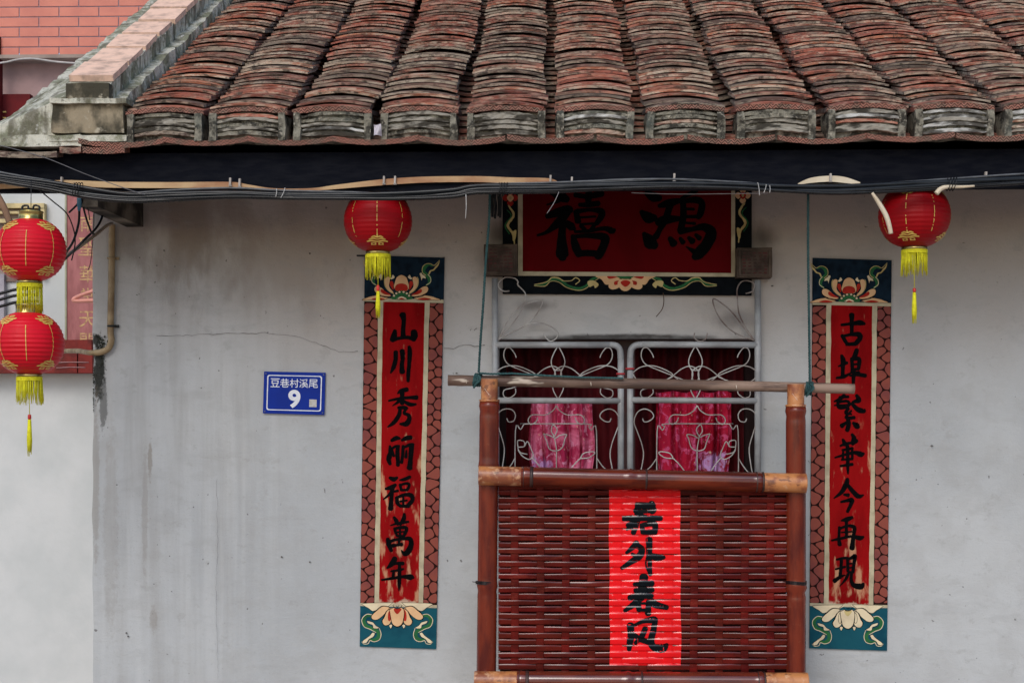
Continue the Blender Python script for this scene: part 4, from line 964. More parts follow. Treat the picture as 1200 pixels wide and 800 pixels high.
def scroll_set(x0, mir):
    """wire scrolls of one panel, drawn for a panel that is 146 px wide starting at x0"""
    W = 150
    def q(pts): return [P((x0+(x if not mir else W-x)), v, YG-.004) for x, v in pts]
    wires = []
    # upper band: scroll volutes, central teardrop, crossing loops
    for m in (0, 1):
        k = (lambda x: x) if not m else (lambda x: 144-x)
        wires += [[(k(23), 419), (k(21), 414), (k(15.5), 407.5), (k(10), 409), (k(8.5), 418), (k(14), 427), (k(30), 434), (k(45), 440), (k(63), 447)],
                  [(k(-2), 437), (k(8), 430), (k(22), 428.5), (k(36), 433), (k(46), 440), (k(34), 446), (k(18), 450), (k(4), 445), (k(-2), 437)],
                  [(k(46), 440), (k(56), 432), (k(66), 429), (k(74), 433), (k(76), 439), (k(74), 446), (k(64), 449), (k(54), 446), (k(46), 440)],
                  [(k(46), 440), (k(34), 447), (k(20), 454), (k(9), 457), (k(8.5), 464), (k(15), 466), (k(22), 461), (k(22), 455)]]
    wires += [[(72, 405), (67, 414), (64, 423), (66, 431), (72, 434), (78, 431), (80, 423), (77, 414), (72, 405)],
              [(66, 431), (69, 438), (67, 446), (66, 456), (72, 468)], [(78, 431), (75, 438), (77, 446), (78, 456), (72, 468)]]
    # lower band
    wires += [[(70, 475), (66, 481), (57, 486), (42, 486), (37, 492), (40, 497), (46, 494), (48, 489)],
              [(70, 475), (74, 481), (83, 486), (98, 486), (103, 492), (100, 497), (94, 494), (92, 489)],
              [(22, 600), (22, 505), (28, 503), (32, 497), (33, 496.5), (106, 496.5), (108, 500), (111, 504), (117, 505), (117, 600)],
              [(12, 490), (14, 494), (20, 493), (22, 486), (18, 480), (10, 479), (3, 483), (0, 492), (4, 506), (9, 525), (7, 545), (4, 560)],
              [(134, 490), (132, 494), (126, 493), (121, 488), (124, 482), (132, 479), (140, 483), (144, 494), (140, 506), (135, 520), (133, 535), (138, 560)],
              [(22, 536), (16, 546), (8, 556)], [(117, 536), (124, 546), (132, 553)],
              [(70, 600), (70, 545), (70, 526), (67, 510)],
              [(55, 508), (59, 518), (62, 526), (70, 528), (77, 524), (80, 514), (82, 509), (74, 510), (69, 513), (62, 510), (55, 508)],
              [(68, 511), (64, 505), (66, 497.5), (71, 503), (68, 511)],
              [(25, 527), (30, 534), (38, 538), (43, 534), (40, 525), (36, 517), (32, 523), (25, 524), (28, 530), (36, 532)],
              [(25, 524), (25, 516), (32, 517), (33, 523)], [(42, 536), (50, 546), (56, 556)],
              [(98, 537), (102, 531), (112, 529), (115, 531), (108, 536), (98, 537)], [(99, 536), (90, 545), (82, 556)]]
    g = G()
    for wv in wires: g.tube(q(wv), .0022, 5, sub=4)
    return g
for (u0, u1, mir, tie) in ((583, 727.5, False, 728), (740, 887, True, 738)):
    g = G(); r = r_
    if not mir: fr_ = [(580, 404), (715, 404), (722, 405), (726.5, 410), (727.5, 420), (727.5, 600)]
    else: fr_ = [(888, 404), (752, 403.5), (744, 405), (739.5, 410), (738.5, 420), (738.5, 600)]
    q = [P(*p, YG) for p in fr_]
    g.tube([q[0], q[1]], r, 10, sub=1); g.tube(q[1:5], r*.995, 10, sub=5, cap=False); g.tube([q[4], q[5]], r, 10, sub=1)
    g.obj('panel_tube', M_IRON, root)
    g = G(); g.tube([P(581, 469, YG-.002), P(727, 469.5, YG-.002)] if not mir else [P(740, 468.5, YG-.002), P(887, 469.5, YG-.002)], r*.92, 10, sub=1); g.obj('cross_tube', M_IRON, root)
    scroll_set(582 if not mir else 740 - 3, mir).obj('scroll_work', M_WIRE, root)
    g = G(); p = P(tie if not mir else 739, 432 if mir else 438, YG); g.tube([p+Vector((-.018, -.013, 0)), p+Vector((.012, -.013, 0))], .0035, 6, sub=1); g.obj('red_tie', M_RTAPE, root)
def leafw(mir, pts, mat):
    g = G()
    for wv in pts: g.tube([P(x if not mir else 1468-x, v, YG-.002) for x, v in wv], .0026, 5, sub=5)
    return g.obj('leaf_scroll', mat, root)
leafw(False, [[(584, 397), (600, 380), (612, 362), (616, 345), (607, 334), (607, 330), (603, 326), (592, 325), (585, 331), (584, 336), (590, 341), (597, 341)],
              [(584, 398), (594, 378), (601, 368), (612, 358), (626, 353), (636, 353), (630, 366), (622, 376), (612, 383), (596, 391), (584, 398)][:11],
              [(612, 383), (622, 379), (636, 379), (648, 384), (654, 391), (651, 397), (645, 399.5), (640, 396), (637, 390)]], M_WIRE)
g = G()
for wv in ([(884, 399), (876, 390), (866, 376), (858, 366), (848, 357), (836, 350), (838, 362), (846, 376), (856, 386), (866, 392), (884, 399)],
           [(884, 399), (873, 382), (866, 367), (864, 350), (864, 338), (869, 330), (877, 329), (884, 333), (882, 341), (874, 344)],
           [(814, 390), (814, 396), (820, 400), (827, 397), (829, 390)]): g.tube([P(x, v, YG-.002) for x, v in wv], .0026, 5, sub=5)
g.obj('leaf_scroll', simple('rusty_wire', (.13, .09, .08), (.3, .27, .25), 18, .7), root)

# ------------------------------------------------------------------ bamboo screen
YB = 4.93
g = N('varnished_red_bamboo', .25, coat=.3, spec=.2)
n1 = g.noise(9, 5, (3, 3, .6)); n2 = g.noise(50, 4)
c = g.mix(g.ramp(n1, .38, .66), (.17, .025, .010), (.085, .011, .007)); c = g.mix(g.math('MULTIPLY', g.ramp(n2, .6, .75), .4), c, (.2, .06, .03))
g.col(c); g.bump(n2, .0008, .4); M_BAM = g.mat
g = N('varnished_red_bamboo_rail', .2, coat=1.0)
n1 = g.noise(9, 5, (.6, 3, 3)); c = g.mix(g.ramp(n1, .38, .66), (.15, .024, .010), (.07, .011, .007)); g.col(c); g.bump(g.noise(40, 4, (.3, 1, 1)), .0008, .4); ridge_gloss(g, .0, .6, .1, 1.0); M_BAMR = g.mat
g = N('bare_orange_bamboo', .42, coat=.25)
n1 = g.noise(28, 5); n2 = g.noise(12, 5)
c = g.mix(g.ramp(n2, .42, .60), (.52, .21, .07), (.24, .065, .025)); c = g.mix(g.math('MULTIPLY', g.ramp(n1, .56, .66), .7), c, (.62, .36, .20)); c = g.mix(g.math('MULTIPLY', g.ramp(g.noise(40, 6, (.5, 1, 1), off=(5, 5, 5)), .58, .64), .7), c, (.10, .03, .015)); g.col(c); g.bump(n1, .0015, .5); M_ORB = g.mat
M_PALEC = simple('pale_cut_cane', (.62, .46, .36), (.5, .34, .24), 30, .5)
M_NODE = simple('dark_bamboo_node', (.02, .010, .009), (.05, .02, .015), 40, .5)
root = empty('bamboo_screen', P(752, 800, YB), 'woven dark red bamboo screen on a pole frame hanging before the window', 'bamboo screen')
def bamboo(pts, rad, mat, name, nodes=(), mats=None):
    g = G(); a, b = pts; L = (b-a).length; n = 60; cs = []; rs = []
    for i in range(n+1):
        t = i/n; cs.append(a.lerp(b, t)); r = rad
        for nd in nodes: r += rad*.09*math.exp(-((t-nd)*L/.006)**2) - rad*.05*math.exp(-(((t-nd)*L-.012)/.006)**2)
        rs.append(r)
    g.tube(cs, rs, 16, sub=1); return g.obj(name, mat, root)
hp = .0335
for (ut, ub) in ((573.5, 569.5), (932.5, 932.8)):
    t0 = 470 if ut < 700 else 476
    bamboo((P(ut, t0, YB), P(ub, 820, YB)), hp, M_BAM, 'post', (.02, .215 if ut < 700 else .62, .62))
    bamboo((P(ut, t0-26, YB), P(ut, t0-1, YB)), hp*.86, M_ORB, 'bare_post_end')
    g = G(); q_ = []
    for (du, dv) in ((-6, -19), (6, -19), (3.2, -14), (0, -7), (-3.2, -14)):
        xx = du/13*hp*2*.86; q_.append(P(ut, t0+dv, YB) + Vector((xx, -math.sqrt(max(0, (hp*.86)**2-xx*xx))-.0012, 0)))
    g.add(q_, [(0, 1, 2, 3, 4)]); g.obj('cut_notch', M_PALEC, root)
    g = G(); a = P(ut, t0-1, YB); g.tube([a+Vector((0, 0, .003)), a-Vector((0, 0, .004))], hp*1.04, 16, sub=1); g.obj('node_ring', M_ORB, root)
    g = G(); a = P(ut, t0, YB); g.tube([a+Vector((0, 0, .006)), a+Vector((0, 0, .003))], hp*1.02, 16, sub=1); g.obj('node_ring', M_NODE, root)
    g = G(); a = P(ub, 682, YB)
    for k in range(3): g.tube([a + Vector((hp*1.04*math.cos(t*.5236), hp*1.04*math.sin(t*.5236), .004*k-.004+.002*math.sin(t))) for t in range(13)], .0018, 5, sub=1)
    g.tube([a+Vector((-hp, -.01, .002)), a+Vector((-hp-.012, -.015, .004))], .0012, 5, sub=1)
    g.obj('wire_lashing', M_BLK, root)
YR = YB-.045
for (ya, yb, xa, xb, rr) in ((557, 566, 561, 944.5, .0335), (797, 799, 556, 946.5, .0335)):
    f_ = lambda u: P(u, ya+(yb-ya)*(u-xa)/(xb-xa), YR)
    bamboo((f_(xa+50), f_(xb-50)), rr, M_BAMR, 'rail', (.012, .45, .985))
    for (c0, c1) in ((xa, xa+50), (xb-50, xb)):
        bamboo((f_(c0), f_(c1)), rr*.97, M_ORB, 'bare_rail_end')
    for c0 in (xa+52, xa+60, xb-52, xb-59, xa+195):
        p, q = f_(c0), f_(c0+(2.2 if c0 != xa+60 else 4)); g = G(); g.tube([p, q], rr*1.035, 16, sub=1); g.obj('node_ring', M_NODE, root)
# woven slats
v0w, pw, u0w, pu = 566.0, 7.55, 603.0, 30.0
AMP = .0035
def d_h(u, row): return AMP*math.cos(math.pi*((u-u0w)/pu + row))
def d_v(v, k): return .0012 - .0005*math.cos(math.pi*(k + (v-v0w)/pw - .5))
def slat(t):
    # split-cane section: rounded shoulder on top (t=-1), flat face leaning slightly down
    if t < -.2: return .0042*math.sqrt(max(0, 1-((-t-.2)/.8)**2))
    return .0042 - .0012*t*.5 - (.003*((t-.8)/.2)**2 if t > .8 else 0) - .0001
M_SLAT = None
g = N('varnished_bamboo_slat', .25, coat=.8)
n1 = g.noise(7, 5, (1, 3, 3)); n2 = g.noise(45, 5, (.3, 1, 1.5)); oi = g.n('ObjectInfo').outputs['Random']
c = g.mix(g.ramp(n1, .35, .65), (.15, .010, .008), (.065, .005, .005)); c = g.mix(g.math('MULTIPLY', g.ramp(n2, .55, .72), .4), c, (.24, .04, .025))
c = g.mix(g.math('MULTIPLY', oi, .5), c, (.07, .016, .008))
g.rough(g.math('ADD', .16, g.math('MULTIPLY', g.noise(30, 3, (.5, 1, 1), off=(3, 3, 3)), .26)))
g.col(c); g.bump(n2, .0012, .5); ridge_gloss(g); M_SLAT = g.mat
NR = 29
for r in range(NR):
    vc = v0w + (r+.5)*pw; rnd = random.Random(r); hw0 = pw*.47
    g = G(); sec = 10; us_ = [584 + (923-584)*i/85 for i in range(86)]; vs = []
    vo = rnd.uniform(-.5, .5); rnd_t = rnd.uniform(-.0007, .0007); ph = rnd.uniform(0, 9)
    for u in us_:
        hw = hw0*(1+.20*mnoise.noise((u*.03, r*3.3, 0))); dv = vo + .35*math.sin(u*.02+ph) + .25*mnoise.noise((u*.05, r*5.1, 3))
        dd = d_h(u, r) + .0012*mnoise.noise((u*.04, r*2.7, 9)); tw = .0013*mnoise.noise((u*.035, r*4.1, 21)) + rnd_t
        for s in range(sec+1):
            t = s/sec*2-1; vs.append(P(u, vc+dv+t*hw, YB - dd - slat(t) + tw*t))
        vs.append(P(u, vc+dv+hw*.8, YB-dd+.0012)); vs.append(P(u, vc+dv-hw*.8, YB-dd+.0012))
    m = sec+3
    g.add(vs, [(i*m+k, i*m+(k+1) % m, (i+1)*m+(k+1) % m, (i+1)*m+k) for i in range(85) for k in range(m)], 0, True)
    g.obj('horizontal_slat', M_SLAT, root)
for k in range(11):
    uc = u0w + k*pu; rnd = random.Random(k+90); g = G(); vs = []; n = NR*4
    for i in range(n+1):
        v = v0w-4 + (NR*pw+8)*i/n; dd = d_v(v, k); u_ = uc + .5*math.sin(v*.02+k)
        for t in (-1, -.85, 0, .85, 1):
            vs.append(P(u_+t*4.6, v, YB-dd-(.0016 if abs(t) < 1 else .0006)))
        vs.append(P(u_+4.4, v, YB-dd+.0008)); vs.append(P(u_-4.4, v, YB-dd+.0008))
    m = 7
    g.add(vs, [(i*m+j, (i+1)*m+j, (i+1)*m+(j+1) % m, i*m+(j+1) % m) for i in range(n) for j in range(m)], 0, True)
    g.obj('vertical_slat', M_SLAT, root)
g = G(); a, b = P(586, 568, YB+.016), P(921, 790, YB+.016)
g.box(((a.x+b.x)/2, YB+.016, (a.z+b.z)/2), (b.x-a.x, .004, a.z-b.z)); g.obj('backing_mat', simple('dark_matting', (.03, .005, .005), None, 20, .8), root)
# red paper pasted over the weave
def weave(u, v):
    row = math.floor((v-v0w)/pw); t = ((v-v0w)/pw-row)*2-1
    h = d_h(u, row) + slat(max(-.93, t))
    k = round((u-u0w)/pu); e = abs(u-u0w-k*pu)
    if e < 5.2: h = max(h, d_v(v, k) + .0016)
    return h
fw_ = lambda u, v, e: P(u, v, YB - weave(u, v) - .0012 - e)
pr = empty('red_paper', P(756, 779, YB), 'bright red paper strip with four black brushed characters pasted on the woven screen', 'paper strip')
g = N('bright_red_paper', .28, coat=.7)
n2 = g.noise(60, 4); c = g.mix(g.ramp(g.noise(9, 4), .4, .65), (.80, .010, .014), (.70, .010, .012)); g.col(c); g.bump(n2, .0008, .4); ridge_gloss(g); M_PAPER = g.mat
g = G(); g.grid(lambda a, b: fw_(713.5+1.2*b+(797-713.5)*a+(.5*math.sin(b*17) if a in (0, 1) else 0), 573.5+(779-573.5)*b, 0), 70, 330)
g.obj('sheet', M_PAPER, pr)
g = N('glossy_black_ink', .3); g.col((.004, .006, .008)); ridge_gloss(g); M_GLINK = g.mat
for o, st in PAPER:
    g = G()
    for i, s_ in enumerate(st):
        if len(s_) == 2: s_ = [s_[0], tuple((a+b)/2 for a, b in zip(*s_)), s_[1]]
        s_ = [(x, y, w_*1.2) for x, y, w_ in s_]
        L = sum(math.hypot(s_[j+1][0]-s_[j][0], s_[j+1][1]-s_[j][1]) for j in range(len(s_)-1))/S7
        q = [Vector(p) for p in s_]; q = crom(q, max(2, int(L/1.0/len(s_)))); 
        stroke(g, [tuple(p) for p in q], o, S7, fw_, .0007+i*.00012, nac=10, rag=.06)
    g.obj('brush_character', M_GLINK, pr)

# pole and ropes
g = N('dry_bamboo_pole', .7)
n1 = g.noise(22, 6, (.12, 1, 1)); n2 = g.noise(9, 5, (.3, 1, 1))
c = g.mix(g.ramp(n2, .40, .60), (.29, .20, .15), (.12, .07, .05)); c = g.mix(g.math('MULTIPLY', g.ramp(g.noise(70, 7, (.08, 1, 1), rough=.7), .5, .6), .7), c, (.06, .035, .028)); c = g.mix(g.ramp(n1, .55, .68), c, (.07, .045, .035)); c = g.mix(g.ramp(g.noise(30, 3, (.2, 1, 1), off=(4, 4, 4)), .62, .7), c, (.5, .42, .34))
g.col(c); g.bump(n1, .002, .6)
M_POLE = g.mat
root = empty('bamboo_pole', P(760, 458, YB+.04), 'dry brown bamboo pole lashed across the top of the woven screen', 'pole')
g = G(); n = 60; cs = []; rs = []
for i in range(n+1):
    t = i/n; cs.append(P(525+476*t, 445.5+10*t - .8*math.sin(t*3.1), YB+.052)); r = .0185-.0012*t
    for nd in (.035, .21, .34, .445, .71, .86): r += .0010*math.exp(-((t-nd)/.006)**2)
    rs.append(r)
g.tube(cs, rs, 12, sub=1); g.obj('culm', M_POLE, root)
M_PALE = simple('pale_knot', (.62, .52, .42), None, 20, .6)
for t in (.045, .352, .71, .86):
    p = P(525+476*t, 445.5+10*t+1, YB+.052-.0182); g = G(); g.tube([p+Vector((-.001, -.001, .007)), p+Vector((.001, -.001, -.006))], .002, 5, sub=1); g.obj('pale_knot', M_PALE, root)
M_ROPE = simple('green_nylon_rope', (.028, .075, .080), (.05, .11, .11), 60, .75, .001, 120)
M_ROPED = simple('dark_cord', (.022, .026, .028), (.04, .045, .045), 60, .8)
def rope(pts, r, mat, name, parent, pitch=.022):
    q = crom([Vector(p) for p in pts], 12); g = G()
    for k in range(3):
        cs = []; L = 0
        for i, p in enumerate(q):
            if i: L += (p-q[i-1]).length
            a = L/pitch*2*math.pi + k*2.094; t = (q[min(i+1, len(q)-1)]-q[max(i-1, 0)]).normalized()
            n_ = t.orthogonal().normalized(); b_ = t.cross(n_); cs.append(p+(n_*math.cos(a)+b_*math.sin(a))*r*.5)
        g.tube(cs, r*.58, 5, sub=1)
    return g.obj(name, mat, parent)
def densify(pts, st=.012):
    out = []
    for a, b in zip(pts[:-1], pts[1:]):
        n = max(1, int((b-a).length/st))
        for k in range(n): out.append(a.lerp(b, k/n))
    out.append(pts[-1]); return out
for (pl, uc, vk, lab) in (([(574, 226), (573, 260), (569, 310), (566, 360), (563, 400), (561, 436)], 559.5, 445, 'green rope hanging from the eave to the left end of the bamboo pole'),
                          ([(947, 228), (947, 300), (948, 370), (949, 448)], 947.5, 455, 'green rope hanging from the eave to the right end of the bamboo pole')):
    root = empty('rope', P(*pl[-1], YB+.03), lab, 'rope', 'ropes tying the bamboo pole to the eave')
    n = len(pl); pts = [P(u, v, YE+.12+(YB+.03-YE-.12)*i/(n-1)) for i, (u, v) in enumerate(pl)]
    d = crom(pts, 8)
    rope(densify(d, .02), .0042, M_ROPE, 'strand', root, .03)
    c = P(uc, vk, YB+.052)
    for k in range(4):
        rope([c+Vector(((k-1.5)*.0065+.004*math.sin(t*.6), .0205*math.cos(t*.5236), .0205*math.sin(t*.5236))) for t in range(13)], .0036, M_ROPE, 'knot_turn', root)
    rope([c+Vector((.004, -.02, .016)), c+Vector((.012, -.028, 0)), c+Vector((-.004, -.026, -.016)), c+Vector((-.012, -.022, -.028))], .0036, M_ROPE, 'knot_turn', root)
    if uc < 700:
        rope(densify([P(u, v, YB+.028) for u, v in ((561, 437), (575, 438), (600, 437.5), (640, 440), (680, 442), (730, 443))]), .0036, M_ROPE, 'loose_end', root, .03)

# hanging black cord ends beside the board
g = G()
for k, (u, v1) in enumerate(((577, 254), (580, 256), (584, 253), (586, 255))):
    g.tube([P(583, 222, YW-.06), P(u, 230, YW-.06), P(u+1.2*math.sin(k), 242, YW-.055), P(u, v1, YW-.06)], [.003, .005, .006, .0045], 6)
tag(g.obj('black_cord_tassels', M_ROPED), 'black cord ends dangling beside the left edge of the red board', 'cord')

# ------------------------------------------------------------------ lanterns
def red_shell():
    g = N('red_lantern_cloth', .42, spec=.22)
    n = g.noise(70, 3); g.col(g.mix(g.ramp(g.noise(5, 3), .4, .65), (.66, .006, .020), (.56, .005, .016))); g.bump(n, .0004, .3)
    
    # thin cloth lets a little light through
    g.b.inputs['Subsurface Weight'].default_value = 0
    return g.mat
M_LRED = red_shell()
M_LSHADE = simple('shaded_red_lantern_cloth', (.34, .003, .007), (.27, .002, .005), 5, .45, .0004, 70, spec=.15)  # same lantern red, darkened to paint in the eave shade
M_LGOLD = simple('gold_foil', (.72, .50, .12), (.60, .38, .08), 60, .4)
M_RING = simple('gold_plastic_ring', (.55, .45, .16), (.22, .17, .06), 25, .22, metal=.85)
M_YEL = simple('yellow_fringe', (.72, .70, .03), (.58, .54, .02), 80, .65)
MARK = [[(0, -8, 1.4), (0, -5.5, 1.4)], [(-5, -5, 1.2), (-2.5, -6, 2), (0, -4.6, 1.2), (2.5, -6, 2), (5, -5, 1.2)], [(-7, -2, 1.8), (-3.5, -3.2, 2.2), (0, -1.8, 1.4), (3.5, -3.2, 2.2), (7, -2, 1.8)], [(-9, 0.8, 2.0), (-5, 0, 2.2), (0, 1.2, 1.8), (5, 0, 2.2), (9, .8, 2.0)],
        [(-5, 3, 1.3), (-1.6, 3, 1.3)], [(-5, 6, 1.3), (-1.6, 6, 1.3)], [(-5, 3, 1.3), (-5, 6.2, 1.3)], [(-1.6, 3, 1.3), (-1.6, 6.2, 1.3)],
        [(5, 3, 1.3), (1.6, 3, 1.3)], [(5, 6, 1.3), (1.6, 6, 1.3)], [(5, 3, 1.3), (5, 6.2, 1.3)], [(1.6, 3, 1.3), (1.6, 6.2, 1.3)]]
def lantern(c, rx, rz, rot, lean, label, group, cord=None, tassel=True, fringe=(.045, .085), cap=True, seed=1, fr=.062):
    rnd = random.Random(seed)
    root = empty('red_lantern', c, label, 'lantern', group)
    nrib = 22
    def surf(th, ph, off=0):
        # th: angle round the axis (0 faces the camera), ph: -90..90 latitude
        rr = 1 + (.010 if cap else .005)*math.cos(2*math.pi*(ph+90)/180*nrib)
        w_ = abs(math.cos(ph*math.pi/180))**.86
        x = (rx*rr+off)*w_*math.sin(th); y = -(rx*rr+off)*w_*math.cos(th); z = rz*math.sin(ph*math.pi/180)
        x += lean*z
        return c + Vector((x, y, z))
    g = G(); PH = 74
    g.grid(lambda a, b: surf(2*math.pi*a, -PH+2*PH*b), 48, nrib*5); g.obj('shade', M_LRED if cap else M_LSHADE, root)
    g = G()
    for k in range(8):
        th = rot + k*math.pi/4
        def mp(u, v, e, th=th): return surf(th+u/(rx*math.cos(v)**.86+1e-4), math.degrees(v), .0025+e)
        marked = k % 2 == 0
        lat = (-.62, .62) if marked else (-.62, .55)
        n = 26; hw = .0011
        for i in range(n):
            a = lat[0]+(lat[1]-lat[0])*i/n; b = a+(lat[1]-lat[0])/n*(.95 if marked else 1)
            if not cap and rnd.random() < .35: continue
            g.add([mp(-hw, a, 0), mp(hw, a, 0), mp(hw, b, 0), mp(-hw, b, 0)], [(0, 1, 2, 3)])
        if marked:
            for sgn, la in ((1, -.80), (-1, .80)):
                for i, s_ in enumerate(MARK):
                    stroke(g, [(x, y*sgn, w) for x, y, w in s_], (0, 0), 1, lambda u, v, e, la=la: mp(u*.0035, la - v*.0029/rz, e), .0006+i*.0001, mi=0, rag=0)
    g.obj('gold_pattern', M_LGOLD, root, kind='stuff')
    zt = rz*math.sin(R(74)); rc = rx*abs(math.cos(R(74)))**.86
    if cap:
        g = G(); a = c+Vector((lean*zt, 0, zt-.004)); 
        n = 24; vs = []
        for (r, z) in ((rc*1.08, 0), (rc*1.1, .004), (rc*1.02, .007), (rc*1.02, .024), (rc*1.1, .027), (rc*1.05, .03), (rc*.5, .03)):
            vs += [a+Vector((r*math.cos(k*2*math.pi/n), r*math.sin(k*2*math.pi/n), z)) for k in range(n)]
        g.add(vs, [(j*n+k, j*n+(k+1) % n, (j+1)*n+(k+1) % n, (j+1)*n+k) for j in range(6) for k in range(n)], 0, True); g.obj('cap', M_RING, root)
    g = G(); a = c+Vector((-lean*zt, 0, -zt-.006)); n = 24; vs = []
    for (r, z) in ((rc*.9, .008), (rc*1.08, .006), (rc*1.1, .0), (rc*1.04, -.008), (rc*.95, -.009)):
        vs += [a+Vector((r*math.cos(k*2*math.pi/n), r*math.sin(k*2*math.pi/n), z)) for k in range(n)]
    g.add(vs, [(j*n+k, j*n+(k+1) % n, (j+1)*n+(k+1) % n, (j+1)*n+k) for j in range(4) for k in range(n)], 0, True); g.obj('base_ring', M_RING, root)
    # fringe
    g = G()
    for k in range(74):
        t = k/74*2*math.pi + rnd.uniform(-.03, .03); L = rnd.uniform(*fringe); r = rc*rnd.uniform(1.0, 1.1); p = a+Vector((r*math.cos(t), r*math.sin(t), -.006))
        dx = rnd.uniform(-.004, .004); dy = rnd.uniform(-.004, .004); w_ = rnd.uniform(.0009, .0016)
        g.tube([p, p+Vector((dx*.3, dy*.3, -L*.5)), p+Vector((dx, dy, -L))], [w_, w_, w_*.6], 4, sub=1)
    for k in range(40):
        t = k/40*2*math.pi; p = a+Vector((rc*1.04*math.cos(t), rc*1.04*math.sin(t), -.010)); g.box(p, (.010, .004, .012), rz=t+math.pi/2)
    g.obj('fringe', M_YEL, root, kind='stuff')
    if tassel:
        top = a+Vector((0, 0, -.01)); z1, z2, z3 = tassel
        g = G(); g.tube([top, top+Vector((0, 0, -z1))], .0012, 5, sub=1); g.obj('pendant_string', M_YEL, root)
        g = G(); n = 12; 
        g.tube([top+Vector((0, 0, -z1)), top+Vector((0, 0, -z1-.004)), top+Vector((0, 0, -z2+.004)), top+Vector((0, 0, -z2))], [.004, .0055, .0055, .004], 10, sub=1); g.obj('bead', simple('red_bead', (.6, .03, .02), None, 20, .4), root)
        g = G()
        for k in range(14):
            t = k/14*6.283; p = top+Vector((.0035*math.cos(t), .0035*math.sin(t), -z2)); L = (z3-z2)*rnd.uniform(.82, 1)
            g.tube([p, p+Vector((.003*math.cos(t), .003*math.sin(t), -L*.6)), p+Vector((.002*math.cos(t), .002*math.sin(t), -L))], [.0018, .002, .0008], 4, sub=1)
        g.obj('tassel', M_YEL, root)
    g = G()
    if cap:
        tp = c+Vector((lean*zt, 0, zt+.026))
        if cord:
            for s_ in (-1, 1):
                g.tube([tp+Vector((s_*rc*.7, 0, -.004)), tp+Vector((s_*rc*.75, 0, .014)), tp+Vector((s_*rc*.3, 0, .018)), tp+Vector((s_*.006, 0, .004))], .0035, 6)
            g.tube([tp, tp+Vector((.001, 0, cord))], .0012, 5, sub=1)
            g.obj('hanging_cord', M_BLK, root)
    else:
        g.tube([c+Vector((0, 0, zt)), c+Vector((0, .01, zt+.09))], .0015, 5, sub=1); g.obj('hanging_cord', M_BLK, root)
    return root
YL = 4.52
K = YL/F
lantern(P(35.5, 293, YL), 41*K, 37.5*K, 1.01, 0.02, 'red lantern at far left, upper of the two strung together, wires behind it', 'red lanterns with yellow fringes', cord=.1, tassel=None, fringe=(.085, .098), seed=1)
lantern(P(33.5, 402, YL), 41*K, 37.5*K, 1.06, -0.03, 'red lantern at far left, lower of the two strung together, with a hanging tassel', 'red lanterns with yellow fringes', cord=None, tassel=(.112, .128, .245), fringe=(.066, .088), seed=2)
YM = 4.76; K = YM/F
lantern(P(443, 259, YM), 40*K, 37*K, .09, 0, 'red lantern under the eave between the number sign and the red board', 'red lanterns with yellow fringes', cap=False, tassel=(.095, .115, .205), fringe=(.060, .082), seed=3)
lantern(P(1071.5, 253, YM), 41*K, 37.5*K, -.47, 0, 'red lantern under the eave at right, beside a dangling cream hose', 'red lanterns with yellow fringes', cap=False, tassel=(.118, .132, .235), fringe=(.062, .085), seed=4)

# ------------------------------------------------------------------ cables along the eave
YC = YE+.0
M_CAB = simple('blue_black_cable', (.006, .009, .012), (.014, .018, .022), 12, .22, spec=.3)
M_CABG = simple('grey_cable_sheath', (.10, .11, .12), (.05, .055, .06), 20, .4)
base = [(-60, 196), (0, 210), (60, 219), (100, 227), (150, 232), (200, 230), (270, 228), (330, 230), (400, 231), (470, 231), (530, 227), (560, 222), (640, 221), (700, 219), (780, 217), (860, 219), (920, 222), (980, 223), (1050, 220), (1130, 215), (1200, 211), (1290, 207)]
M_CABK = M_BLK
rr = random.Random(4)
cab_specs = [(0, .0080, M_CAB, 'thickest blue-black cable running along the whole eave'), (-3.6, .0068, M_CAB, 'dark blue-black cable lying just above the thickest one on the eave'), (2.8, .0062, M_BLK, 'black cable forming the lower edge of the bundle under the eave board'),
             (-6.0, .0034, M_CABG, 'thin grey cable along the top of the eave bundle'), (-1.8, .0036, M_CAB, 'thin blue-black cable twisting through the middle of the eave bundle'), (1.2, .0034, M_CABK, 'thin black cable twisting over the front of the eave bundle')]
for i, (o, r, m, lab) in enumerate(cab_specs):
    pts = []
    for k, (u, v) in enumerate(base):
        sag = (1.5*math.sin(k*.9+i*1.9) + .5*rr.uniform(-1, 1)) * (.4 if i == 0 else .9)
        pts.append(P(u, v + o*(1 if k > 3 else 1.4) + sag, YC - .004*(i % 3) + .003*math.sin(k+i)))
    g = G(); g.tube(pts, r, 8, sub=5); tag(g.obj('eave_cable', m), lab, 'cable', 'cables along the eave')
